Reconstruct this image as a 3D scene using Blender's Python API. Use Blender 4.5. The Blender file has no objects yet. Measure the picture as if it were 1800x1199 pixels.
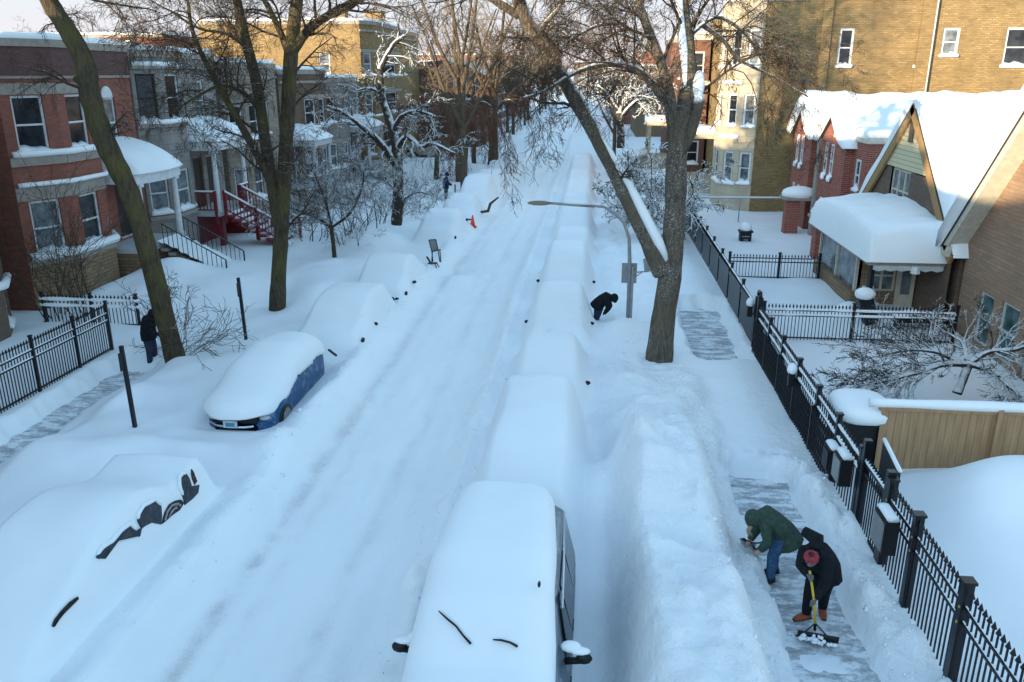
import bpy, bmesh, math, random
import numpy as np
from mathutils import Vector, Matrix, Quaternion
R_ = math.radians
scene = bpy.context.scene
# ------------------------------------------------------------ camera, sky, sun
FPX, CH, U0, V0 = 1450.0, 8.0, 900.0, 599.5
PITCH, YAW = R_(17.9416), R_(-5.4346)
cam_d = bpy.data.cameras.new('camera'); cam = bpy.data.objects.new('camera', cam_d)
scene.collection.objects.link(cam); scene.camera = cam
cam_d.sensor_width = 36; cam_d.lens = 36*FPX/1800; cam_d.clip_start = .1; cam_d.clip_end = 6000
cam.location = (0, 0, CH); cam.rotation_euler = (math.pi/2-PITCH, 0, -YAW)
SUN_EL, SUN_AZ = R_(7.7), R_(40)         # azimuth measured from -Y towards -X
sun_dir = Vector((-math.sin(SUN_AZ)*math.cos(SUN_EL), -math.cos(SUN_AZ)*math.cos(SUN_EL), math.sin(SUN_EL)))
world = bpy.data.worlds.new('World'); scene.world = world; world.use_nodes = True
wn = world.node_tree
sky = wn.nodes.new('ShaderNodeTexSky'); sky.sky_type = 'NISHITA'; sky.sun_disc = False
sky.sun_elevation = SUN_EL; sky.sun_rotation = math.atan2(sun_dir.x, sun_dir.y)
sky.air_density = 1.0; sky.dust_density = .25; sky.ozone_density = 1.3; sky.altitude = 200
tint = wn.nodes.new('ShaderNodeMix'); tint.data_type = 'RGBA'; tint.blend_type = 'MULTIPLY'; tint.inputs[0].default_value = 1; tint.inputs[7].default_value = (1.06, 1.055, .965, 1)
wn.links.new(sky.outputs[0], tint.inputs[6])
tcw = wn.nodes.new('ShaderNodeTexCoord'); sxw = wn.nodes.new('ShaderNodeSeparateXYZ'); wn.links.new(tcw.outputs['Generated'], sxw.inputs[0])
mrw = wn.nodes.new('ShaderNodeMapRange'); mrw.interpolation_type = 'SMOOTHSTEP'; mrw.inputs['From Min'].default_value = .35; mrw.inputs['From Max'].default_value = .10; wn.links.new(sxw.outputs[2], mrw.inputs[0])
hz = wn.nodes.new('ShaderNodeMix'); hz.data_type = 'RGBA'; hz.blend_type = 'MIX'; hr = wn.nodes.new('ShaderNodeValToRGB'); hr.color_ramp.elements[0].position = .0; hr.color_ramp.elements[0].color = (.93, .86, .90, 1); hr.color_ramp.elements[1].position = .16; hr.color_ramp.elements[1].color = (.76, .92, 1.0, 1); wn.links.new(sxw.outputs[2], hr.inputs[0])
hs_ = wn.nodes.new('ShaderNodeVectorMath'); hs_.operation = 'SCALE'; hs_.inputs['Scale'].default_value = 1.45; wn.links.new(hr.outputs[0], hs_.inputs[0]); wn.links.new(hs_.outputs[0], hz.inputs[7])
wn.links.new(mrw.outputs[0], hz.inputs[0]); wn.links.new(tint.outputs[2], hz.inputs[6])
bg = wn.nodes['Background']; wn.links.new(hz.outputs[2], bg.inputs[0]); bg.inputs[1].default_value = .15
sd = bpy.data.lights.new('sun', 'SUN'); sd.energy = 2.3; sd.angle = R_(.5); sd.color = (1, .80, .52)
so = bpy.data.objects.new('sun', sd); scene.collection.objects.link(so); so.location = (-30, -30, 30)
so.rotation_euler = (-sun_dir).to_track_quat('-Z', 'Y').to_euler()
scene.view_settings.view_transform = 'Standard'; scene.view_settings.look = 'None'
scene.view_settings.exposure = 2.22; scene.view_settings.gamma = 1
scene.render.engine = 'CYCLES'
# camera rays -> world points, used only to read positions off known planes
_F = np.array([math.sin(YAW)*math.cos(PITCH), math.cos(YAW)*math.cos(PITCH), -math.sin(PITCH)])
_R = np.array([math.cos(YAW), -math.sin(YAW), 0]); _U = np.cross(_R, _F)
def _ray(u, v): return _F+_R*(u-U0)/FPX-_U*(v-V0)/FPX
def G(u, v, z=0.4):
    r = _ray(u, v); t = (z-CH)/r[2]; return (r[0]*t, r[1]*t, z)
def PY(u, v, Y):
    r = _ray(u, v); t = Y/r[1]; return Vector((r[0]*t, Y, CH+r[2]*t))
def PX(u, v, X):
    r = _ray(u, v); t = X/r[0]; return Vector((X, r[1]*t, CH+r[2]*t))
# ------------------------------------------------------------ objects
col = scene.collection
def tag(o, label=None, cat=None, group=None, kind=None):
    if label: o['label'] = label
    if cat: o['category'] = cat
    if group: o['group'] = group
    if kind: o['kind'] = kind
    return o
def empty(name, loc, label=None, cat=None, group=None):
    o = bpy.data.objects.new(name, None); col.objects.link(o); o.location = loc; o.empty_display_size = .2
    return tag(o, label, cat, group)
WL = {}
def wloc(o):
    v = Vector((0, 0, 0))
    while o: v += o.location; o = o.parent
    return v
class MB:
    def __init__(s): s.v = []; s.f = []; s.m = []; s.mi = 0
    def add(s, vs, fs):
        b = len(s.v); s.v += [tuple(p) for p in vs]
        for f in fs: s.f.append(tuple(i+b for i in f)); s.m.append(s.mi)
        return s
    def box(s, x0, x1, y0, y1, z0, z1):
        return s.add([(x0,y0,z0),(x1,y0,z0),(x1,y1,z0),(x0,y1,z0),(x0,y0,z1),(x1,y0,z1),(x1,y1,z1),(x0,y1,z1)],
                     [(0,3,2,1),(4,5,6,7),(0,1,5,4),(1,2,6,5),(2,3,7,6),(3,0,4,7)])
    def obox(s, c, ax, ay, az):      # oriented box: centre and three half-axis vectors
        c = Vector(c); ax = Vector(ax); ay = Vector(ay); az = Vector(az); P = []
        for k in (-1, 1):
            for i, j in ((-1,-1),(1,-1),(1,1),(-1,1)): P.append(c+ax*i+ay*j+az*k)
        return s.add(P, [(0,3,2,1),(4,5,6,7),(0,1,5,4),(1,2,6,5),(2,3,7,6),(3,0,4,7)])
    def bar(s, a, b, w, h=None, up=(0,0,1)):
        a = Vector(a); b = Vector(b); d = (b-a); L = d.length
        if L < 1e-6: return s
        d /= L; x = d.cross(Vector(up))
        if x.length < 1e-3: x = d.cross(Vector((1,0,0)))
        x.normalize(); y = x.cross(d)
        return s.obox((a+b)/2, x*w/2, d*L/2, y*(h or w)/2)
    def tube(s, pts, rad, n=6, cap=True, flat=1.0, up=None):
        pts = [Vector(p) for p in pts]
        if not hasattr(rad, '__len__'): rad = [rad]*len(pts)
        rings = []; prev = None
        for i, p in enumerate(pts):
            d = (pts[min(i+1, len(pts)-1)]-pts[max(i-1, 0)])
            if d.length < 1e-9: d = Vector((0,0,1))
            d.normalize()
            if prev is None:
                x = d.cross(Vector(up) if up else Vector((0,0,1)));
                if x.length < .05: x = d.cross(Vector((0,1,0)))
            else: x = prev-d*prev.dot(d)
            x.normalize(); prev = x; y = d.cross(x)
            b = len(s.v); rings.append(b); r = rad[i]
            for k in range(n):
                a = 2*math.pi*k/n; q = p+x*(r*math.cos(a))+y*(r*flat*math.sin(a)); s.v.append((q.x, q.y, q.z))
        for i in range(len(rings)-1):
            a, b = rings[i], rings[i+1]
            for k in range(n):
                k2 = (k+1) % n; s.f.append((a+k, a+k2, b+k2, b+k)); s.m.append(s.mi)
        if cap and n > 2:
            s.f.append(tuple(rings[0]+k for k in reversed(range(n)))); s.m.append(s.mi)
            s.f.append(tuple(rings[-1]+k for k in range(n))); s.m.append(s.mi)
        return s
    def ell(s, c, r, n=10, m=7):
        c = Vector(c); r = r if hasattr(r, '__len__') else (r, r, r)
        vs = [(c.x, c.y, c.z-r[2])]; fs = []
        for j in range(1, m):
            t = -math.pi/2+math.pi*j/m
            for i in range(n):
                a = 2*math.pi*i/n; vs.append((c.x+r[0]*math.cos(t)*math.cos(a), c.y+r[1]*math.cos(t)*math.sin(a), c.z+r[2]*math.sin(t)))
        vs.append((c.x, c.y, c.z+r[2]))
        for i in range(n): fs.append((0, 1+(i+1) % n, 1+i))
        for j in range(m-2):
            a = 1+j*n; b = a+n
            for i in range(n): fs.append((a+i, a+(i+1) % n, b+(i+1) % n, b+i))
        a = 1+(m-2)*n
        for i in range(n): fs.append((a+i, a+(i+1) % n, len(vs)-1))
        return s.add(vs, fs)
    def prism(s, poly, off):        # poly: list of 3d points, extruded by off
        n = len(poly); off = Vector(off); P = [Vector(p) for p in poly]; Q = [p+off for p in P]
        fs = [tuple(reversed(range(n))), tuple(range(n, 2*n))]+[(i, (i+1) % n, n+(i+1) % n, n+i) for i in range(n)]
        return s.add(P+Q, fs)
    def quad(s, a, b, c, d): return s.add([a,b,c,d], [(0,1,2,3)])
    def build(s, name, mat, parent=None, smooth=False, fix=False):
        me = bpy.data.meshes.new(name); off = wloc(parent) if parent else Vector((0,0,0))
        me.from_pydata([(x-off.x, y-off.y, z-off.z) for x, y, z in s.v], [], s.f)
        for m in (mat if isinstance(mat, (list, tuple)) else [mat]): me.materials.append(m)
        if isinstance(mat, (list, tuple)): me.polygons.foreach_set('material_index', s.m)
        if fix:
            bm = bmesh.new(); bm.from_mesh(me); bmesh.ops.recalc_face_normals(bm, faces=bm.faces); bm.to_mesh(me); bm.free()
        if smooth: me.polygons.foreach_set('use_smooth', [True]*len(me.polygons))
        me.update()
        o = bpy.data.objects.new(name, me); col.objects.link(o); o.parent = parent
        return o
def copy_tree(o, parent=None):
    c = o.copy(); col.objects.link(c); c.parent = parent
    for ch in list(o.children): copy_tree(ch, c)
    return c
# ------------------------------------------------------------ materials
def mat(name, base, rough=.8, metal=0, spec=.3):
    m = bpy.data.materials.new(name); m.use_nodes = True; b = m.node_tree.nodes['Principled BSDF']
    b.inputs['Base Color'].default_value = (*base, 1); b.inputs['Roughness'].default_value = rough
    b.inputs['Metallic'].default_value = metal; b.inputs['Specular IOR Level'].default_value = spec
    return m
class N:
    def __init__(s, m): s.t = m.node_tree; s.b = s.t.nodes['Principled BSDF']
    def n(s, typ, **kw):
        q = s.t.nodes.new('ShaderNode'+typ)
        for k, v in kw.items():
            if k.startswith('i_'): q.inputs[k[2:].replace('_', ' ')].default_value = v
            else: setattr(q, k, v)
        return q
    def l(s, a, b): s.t.links.new(a, b)
    def coord(s, scale=(1,1,1), kind='Object', rot=(0,0,0)):
        tc = s.n('TexCoord'); mp = s.n('Mapping'); mp.inputs['Scale'].default_value = scale; mp.inputs['Rotation'].default_value = rot
        s.l(tc.outputs[kind], mp.inputs[0]); return mp.outputs[0]
    def noise(s, vec, scale, detail=4, rough=.55):
        q = s.n('TexNoise'); q.inputs['Scale'].default_value = scale; q.inputs['Detail'].default_value = detail; q.inputs['Roughness'].default_value = rough
        if vec: s.l(vec, q.inputs['Vector'])
        return q.outputs['Fac']
    def ramp(s, fac, stops):
        q = s.n('ValToRGB'); e = q.color_ramp.elements
        while len(e) > 1: e.remove(e[-1])
        e[0].position, e[0].color = stops[0][0], (*stops[0][1], 1)
        for p, c in stops[1:]: x = e.new(p); x.color = (*c, 1)
        s.l(fac, q.inputs[0]); return q.outputs[0]
    def mix(s, fac, a, b, mode='MIX'):
        q = s.n('Mix', data_type='RGBA', blend_type=mode)
        for inp, v in ((0, fac), (6, a), (7, b)):
            if hasattr(v, 'is_output') or hasattr(v, 'links'): s.l(v, q.inputs[inp])
            else: q.inputs[inp].default_value = v if inp == 0 else (*v, 1)
        return q.outputs[2]
    def math(s, op, a, b=0.0, clamp=False):
        q = s.n('Math', operation=op, use_clamp=clamp)
        for i, v in enumerate((a, b)):
            if hasattr(v, 'links'): s.l(v, q.inputs[i])
            else: q.inputs[i].default_value = v
        return q.outputs[0]
    def bump(s, h, strength=.5, dist=.02, prev=None):
        q = s.n('Bump'); q.inputs['Strength'].default_value = strength; q.inputs['Distance'].default_value = dist
        s.l(h, q.inputs['Height'])
        if prev: s.l(prev, q.inputs['Normal'])
        s.l(q.outputs[0], s.b.inputs['Normal']); return q.outputs[0]
    def upmask(s, lo, hi, vec=None, nscale=3.0, namp=.5):     # where snow can lie: faces turned up, broken by noise
        g = s.n('NewGeometry'); sx = s.n('SeparateXYZ'); s.l(g.outputs['Normal'], sx.inputs[0])
        z = sx.outputs[2]
        if vec is not None:
            nz = s.noise(vec, nscale, 3); z = s.math('ADD', z, s.math('MULTIPLY', s.math('SUBTRACT', nz, .5), namp*2))
        mr = s.n('MapRange'); mr.inputs['From Min'].default_value = lo; mr.inputs['From Max'].default_value = hi
        s.l(z, mr.inputs['Value']); return mr.outputs[0]
SNOWC = (.87, .90, .93)
def snow_mat(name, fine=1.0, lumps=.3, c=SNOWC):
    m = mat(name, c, .55, 0, .25); q = N(m); v = q.coord()
    a = q.noise(v, 1.3, 5, .5); b = q.noise(v, 22, 4, .65); d = q.noise(v, 6, 4, .6)
    q.l(q.ramp(a, [(.3, tuple(x*.965 for x in c)), (.7, c)]), q.b.inputs['Base Color'])
    p = q.bump(a, .25*lumps, .2); p = q.bump(d, .35*lumps, .06, p); q.bump(b, .3*fine, .02, p)
    return m
M = {}
M['snow'] = snow_mat('snow', .35, .25)
M['snow_rough'] = snow_mat('shovelled_snow', 1.2, 2.2)
M['snow_cap'] = snow_mat('smooth_snow', .15, .12)
def ground_mat():
    m = mat('snow_ground', SNOWC, .6, 0, .2); q = N(m); v = q.coord()
    at = q.n('Attribute', attribute_name='rough'); r = at.outputs['Fac']
    a = q.noise(v, 1.1, 5, .5); b = q.noise(v, 26, 5, .7); d = q.noise(v, 5, 5, .62)
    base = q.ramp(a, [(.3, (.84, .87, .91)), (.7, SNOWC)])
    q.l(base, q.b.inputs['Base Color'])
    p = q.bump(a, .06, .2)
    def rb(h, lo, hi, dist, prev):
        s = q.math('ADD', q.math('MULTIPLY', r, hi-lo), lo); z = q.n('Bump'); z.inputs['Distance'].default_value = dist
        q.l(s, z.inputs['Strength']); q.l(h, z.inputs['Height']); q.l(prev, z.inputs['Normal']); q.l(z.outputs[0], q.b.inputs['Normal']); return z.outputs[0]
    p = rb(d, .06, .85, .09, p); rb(b, .06, .75, .025, p)
    return m
M['ground'] = ground_mat()
def road_mat():
    m = mat('packed_road_snow', SNOWC, .6, 0, .25); q = N(m)
    v = q.coord(); vs = q.coord((1, .22, 1))
    n1 = q.noise(v, 9, 8, .75); n2 = q.noise(vs, 2.2, 6, .6); n3 = q.noise(v, 40, 4, .7)
    at = q.n('Attribute', attribute_name='track'); t = at.outputs['Fac']
    dirt = q.math('MULTIPLY', q.math('MULTIPLY', t, q.ramp(n3, [(.47, (0,0,0)), (.58, (1,1,1))])), .45)
    base = q.ramp(n2, [(.3, (.87, .90, .925)), (.65, (.91, .935, .95))])
    q.l(q.mix(dirt, base, (.60, .49, .55)), q.b.inputs['Base Color'])
    p = q.bump(n2, .15, .1)
    s = q.math('ADD', q.math('MULTIPLY', t, .8), .22); z = q.n('Bump'); z.inputs['Distance'].default_value = .07
    q.l(s, z.inputs['Strength']); q.l(n1, z.inputs['Height']); q.l(p, z.inputs['Normal']); q.l(z.outputs[0], q.b.inputs['Normal'])
    return m
M['road'] = road_mat()
def walk_mat():
    m = mat('shovelled_concrete', (.3,.3,.3), .7, 0, .3); q = N(m)
    v = q.coord((1.1, 2.6, 1)); v2 = q.coord()
    a = q.noise(v, 1.6, 8, .68); b = q.noise(v2, 12, 6, .7)
    f = q.math('ADD', q.math('MULTIPLY', a, .75), q.math('MULTIPLY', b, .25))
    q.l(q.ramp(f, [(.38, (.27,.285,.305)), (.48, (.46,.48,.51)), (.55, (.80,.83,.87))]), q.b.inputs['Base Color'])
    q.bump(f, .5, .04); return m
M['walk'] = walk_mat()
def brick_mat(name, c1, c2, mortar, bw=.22, bh=.075, var=.5, stain=(.1,.08,.07), ms=.012, stain_amt=.35, tilt=0):
    m = mat(name, c1, .85, 0, .2); q = N(m)
    tc = q.n('TexCoord'); sx = q.n('SeparateXYZ'); q.l(tc.outputs['Object'], sx.inputs[0])
    cb = q.n('CombineXYZ'); q.l(q.math('ADD', sx.outputs[0], sx.outputs[1]), cb.inputs[0]); q.l(sx.outputs[2], cb.inputs[1])
    br = q.n('TexBrick'); q.l(cb.outputs[0], br.inputs['Vector'])
    br.inputs['Color1'].default_value = (*c1, 1); br.inputs['Color2'].default_value = (*c2, 1); br.inputs['Mortar'].default_value = (*mortar, 1)
    br.inputs['Scale'].default_value = 1; br.inputs['Brick Width'].default_value = bw; br.inputs['Row Height'].default_value = bh
    br.inputs['Mortar Size'].default_value = ms; br.inputs['Bias'].default_value = 0
    n = q.noise(tc.outputs['Object'], .9, 6, .6); mp2 = q.n('Mapping'); mp2.inputs['Scale'].default_value = (.5, 2.2, 1); q.l(cb.outputs[0], mp2.inputs[0]); n2 = q.noise(mp2.outputs[0], 3.4, 6, .75); n2 = q.ramp(n2, [(.40, (0,0,0)), (.60, (1,1,1))])
    st = q.ramp(n, [(.42, (0,0,0)), (.7, (1,1,1))])
    c = q.mix(q.math('MULTIPLY', st, stain_amt), br.outputs['Color'], stain)
    c = q.mix(q.math('MULTIPLY', n2, var), c, tuple(x*.55 for x in c1))
    q.l(c, q.b.inputs['Base Color']); q.bump(br.outputs['Fac'], -.5, .015)
    return m
M['brick_red'] = brick_mat('red_brick', (.36,.115,.07), (.27,.08,.055), (.22,.14,.12))
M['brick_dark'] = brick_mat('dark_red_brick', (.17,.075,.065), (.12,.06,.06), (.12,.09,.09))
M['brick_maroon'] = brick_mat('red_brown_brick', (.22,.09,.06), (.15,.065,.045), (.17,.12,.1))
M['brick_red2'] = brick_mat('bright_red_brick', (.38,.09,.05), (.27,.06,.045), (.36,.25,.22), .25, .085, .45)
M['brick_brown'] = brick_mat('brown_brick', (.20,.13,.095), (.14,.09,.07), (.15,.12,.10))
M['brick_yellow'] = brick_mat('yellow_common_brick', (.43,.30,.14), (.22,.14,.07), (.14,.10,.06), .27, .09, .9, (.11,.075,.04), .014, .7)
M['brick_tan'] = brick_mat('tan_roman_brick', (.38,.25,.17), (.30,.19,.13), (.25,.18,.13), .55, .11, .45, (.2,.13,.1))
M['brick_golden'] = brick_mat('golden_brick', (.26,.18,.11), (.19,.125,.08), (.16,.11,.08), .25, .08, .5)
M['stone_grey'] = brick_mat('greystone', (.30,.28,.26), (.25,.235,.22), (.19,.18,.17), .9, .4, .35, (.14,.13,.13), .015)
M['stone_beige'] = brick_mat('beige_stone', (.33,.28,.23), (.27,.23,.19), (.2,.17,.15), .8, .36, .4, (.15,.12,.1), .015)
M['stone_cream'] = brick_mat('cream_limestone', (.55,.47,.35), (.50,.43,.32), (.38,.32,.25), .9, .42, .3, (.25,.2,.15), .012)
M['stone_rubble'] = brick_mat('ledge_stone', (.36,.24,.14), (.22,.15,.10), (.13,.10,.08), .5, .13, .8, (.12,.09,.07), .02)
M['siding'] = brick_mat('cream_siding', (.62,.55,.36), (.60,.53,.35), (.3,.27,.18), 30, .16, .12, (.5,.44,.3), .012, .1)
def wood_mat(name, c1, c2, sc=(1,1,.15), boards=0):
    m = mat(name, c1, .6, 0, .3); q = N(m); v = q.coord(sc)
    n = q.noise(v, 9, 6, .65); c = q.ramp(n, [(.3, c2), (.65, c1)])
    q.l(c, q.b.inputs['Base Color']); q.bump(n, .3, .01); return m
M['wood_fence'] = wood_mat('cedar_boards', (.42,.27,.15), (.29,.17,.09))
M['wood_red'] = mat('red_painted_wood', (.20,.022,.03), .45, 0, .4)
M['wood_brown'] = wood_mat('brown_wood', (.16,.10,.06), (.09,.055,.035))
M['rake_wood'] = wood_mat('ochre_rake_board', (.36,.23,.10), (.26,.15,.06))
def plain(name, c, rough=.6, amp=.12, metal=0, spec=.3, sc=6):
    m = mat(name, c, rough, metal, spec); q = N(m); n = q.noise(q.coord(), sc, 5, .6)
    q.l(q.ramp(n, [(.3, tuple(x*(1-amp*2) for x in c)), (.7, c)]), q.b.inputs['Base Color']); return m
M['white'] = plain('white_paint', (.72,.74,.76), .5)
M['whitegrey'] = plain('pale_grey_paint', (.55,.58,.60), .5)
M['cream'] = plain('cream_paint', (.62,.57,.47), .5)
M['iron'] = plain('black_iron', (.012,.013,.018), .4, .2, .3, .5)
M['black'] = plain('black_plastic', (.012,.012,.014), .5)
M['galv'] = plain('galvanised_steel', (.36,.36,.37), .5, .15, .5)
M['stonetrim'] = plain('limestone_trim', (.36,.32,.28), .8, .15)
M['roofing'] = plain('tar_roof', (.05,.05,.055), .9)
M['door_dark'] = plain('dark_door', (.03,.022,.02), .5)
M['curtain'] = plain('curtain_cloth', (.30,.32,.33), .9, .2, sc=3)
M['gold'] = mat('brass', (.7,.5,.2), .3, 1)
def glass_mat(name, c, rough=.08):
    m = mat(name, c, rough, 0, .45); q = N(m); v = q.coord(); n = q.noise(v, 2.5, 3, .5)
    q.l(q.ramp(n, [(.35, tuple(x*.5 for x in c)), (.65, tuple(x*1.6 for x in c))]), q.b.inputs['Base Color'])
    return m
M['glass'] = glass_mat('window_glass', (.022,.026,.032))
M['glass_pale'] = glass_mat('curtained_glass', (.13,.15,.165), .15)
M['car_glass'] = glass_mat('car_glass', (.012,.018,.03), .06)
def bark_mat(name, c1, c2, moss, snowy=.3, lo=.55, hi=.8, speck=.0):
    m = mat(name, c1, .9, 0, .15); q = N(m); v = q.coord((1,1,.22)); v2 = q.coord()
    n = q.noise(v, 16, 8, .7); n2 = q.noise(v2, 1.3, 4, .6); w = q.n('TexVoronoi'); w.inputs['Scale'].default_value = 14; q.l(v, w.inputs['Vector'])
    c = q.ramp(n, [(.35, c2), (.62, c1)])
    c = q.mix(q.ramp(n2, [(.42, (0,0,0)), (.62, (.75,.75,.75))]), c, moss)
    up = q.upmask(lo, hi, v2, 4.0, snowy)
    if speck:
        sp = q.noise(v2, 30, 5, .7); lp = q.noise(v2, .8, 3, .5)
        sp = q.math('MULTIPLY', q.ramp(sp, [(.57, (0,0,0)), (.62, (1,1,1))]), q.ramp(lp, [(.45, (0,0,0)), (.6, (speck,)*3)]))
        up = q.math('MAXIMUM', up, sp)
    q.l(q.mix(up, c, SNOWC), q.b.inputs['Base Color'])
    p = q.bump(n, 1, .09); q.bump(w.outputs['Distance'], .9, .05, p)
    return m
M['bark'] = bark_mat('grey_brown_bark', (.115,.09,.06), (.045,.036,.027), (.12,.105,.04), .35, .6, .9, .0)
M['bark_big'] = bark_mat('dusted_bark', (.19,.155,.12), (.07,.058,.048), (.15,.125,.085), .22, .26, .42, .8)
M['twig'] = bark_mat('twig_bark', (.10,.07,.05), (.06,.042,.034), (.09,.07,.045), .25, .8, 1.05)
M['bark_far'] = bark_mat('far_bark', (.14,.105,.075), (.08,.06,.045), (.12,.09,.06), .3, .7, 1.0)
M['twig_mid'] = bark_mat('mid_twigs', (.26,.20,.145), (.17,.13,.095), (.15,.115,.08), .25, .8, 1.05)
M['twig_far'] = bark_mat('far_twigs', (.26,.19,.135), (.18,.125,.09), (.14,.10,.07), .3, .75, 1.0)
M['twig_snow'] = bark_mat('snow_laden_branches', (.07,.055,.045), (.045,.036,.03), (.06,.05,.04), .45, .05, .3)
# ------------------------------------------------------------ numeric noise and the snow height field
_rng = np.random.RandomState(7); _T = _rng.rand(256, 256)
def vn(x, y, s, seed=0):
    x = np.asarray(x)/s+seed*17.3; y = np.asarray(y)/s+seed*9.7
    xi = np.floor(x).astype(int); yi = np.floor(y).astype(int); fx = x-xi; fy = y-yi
    fx = fx*fx*fx*(fx*(fx*6-15)+10); fy = fy*fy*fy*(fy*(fy*6-15)+10)
    a = _T[xi % 256, yi % 256]; b = _T[(xi+1) % 256, yi % 256]; c = _T[xi % 256, (yi+1) % 256]; d = _T[(xi+1) % 256, (yi+1) % 256]
    return (a*(1-fx)+b*fx)*(1-fy)+(c*(1-fx)+d*fx)*fy-.5
def fbm(x, y, s, o=4, seed=0): return sum(vn(x, y, s/2**k, seed+k)/2**k*(1.2 if k else 1) for k in range(o))
def ss(a, b, x): t = np.clip((x-a)/(b-a), 0, 1); return t*t*(3-2*t)
def band(x, a, b, w): return ss(a-w, a+w, x)*(1-ss(b-w, b+w, x))
def smax(a, b, k=.15): h = np.clip(.5+.5*(a-b)/k, 0, 1); return b*(1-h)+a*h+k*h*(1-h)
def bump2(x, y, cx, cy, rx, ry, h, p=2): return h*np.exp(-(np.abs((x-cx)/rx)**p+np.abs((y-cy)/ry)**p))
# buried cars: centre, half width, y0, y1, long profile (t, z), lean
SEDAN = [(0,.75),(.06,1.0),(.25,1.18),(.42,1.62),(.55,1.78),(.72,1.68),(.86,1.28),(1,1.0)]
SUV = [(0,.95),(.05,1.3),(.2,1.45),(.36,1.95),(.5,2.08),(.85,2.02),(.95,1.8),(1,1.3)]
VAN = [(0,1.0),(.04,1.42),(.12,1.55),(.3,1.95),(.45,2.05),(.9,2.05),(1,1.9)]
HATCH = [(0,.8),(.06,1.1),(.22,1.25),(.4,1.72),(.55,1.82),(.85,1.7),(1,1.1)]
CARS = [  # cx, y0, y1, halfwidth, profile, name
 (-.98, 12.0, 16.9, .82, VAN), (-.92, 17.5, 21.9, .80, SEDAN), (-.85, 22.6, 27.0, .82, HATCH), (-.82, 27.8, 32.4, .84, SUV),
 (-.80, 33.4, 37.8, .82, SEDAN), (-.80, 38.8, 43.4, .82, SUV), (-.8, 44.6, 49.0, .82, SEDAN), (-.8, 50.2, 54.8, .82, HATCH), (-.8, 56.5, 61, .82, SEDAN), (-.8, 63, 67.6, .82, SUV), (-.8, 69.5, 74, .82, SEDAN),
 (-7.45, 21.7, 26.3, .95, HATCH), (-7.4, 27.3, 31.6, .93, SEDAN), (-7.3, 37.6, 42.0, .92, HATCH), (-7.2, 43.6, 48.2, .92, SEDAN), (-7.2, 50, 54.5, .9, SUV), (-7.2, 56.5, 61, .9, SEDAN), (-7.2, 62.6, 67, .9, SEDAN), (-7.2, 69, 73.6, .9, HATCH),
 (-7.9, 8.0, 13.5, .90, [(0,.75),(.06,1.0),(.22,1.35),(.4,1.74),(.55,1.80),(.66,1.66),(.76,1.36),(.86,1.36),(.93,1.50),(1,1.38)])]
def car_field(x, y, c):
    cx, y0, y1, w, prof = c; L = y1-y0; t = (y-y0)/L; m = .38 if cx > -7.88 else .20
    tt = np.clip(t, 0, 1); xs = [p[0] for p in prof]; zs = [p[1] for p in prof]
    z = sum(np.interp(np.clip(tt+d, 0, 1), xs, zs) for d in (-.05, -.025, 0, .025, .05))/5
    a = np.abs(x-cx+.13*vn(x, y, 1.9, 3)); lat = 1-ss(w-(.24 if m > .3 else .12), w+m, a)
    lon = ss(-m*.9, .35, y-y0)*(1-ss(-.35, m*.9, y-y1))
    z = (z-(.08 if cx > -1.2 else .10))*(1-.05*(a/w)**2)+.06*vn(x, y, 1.3, 5)+.03*vn(x, y, .6, 15)
    return lat*lon, z
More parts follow.
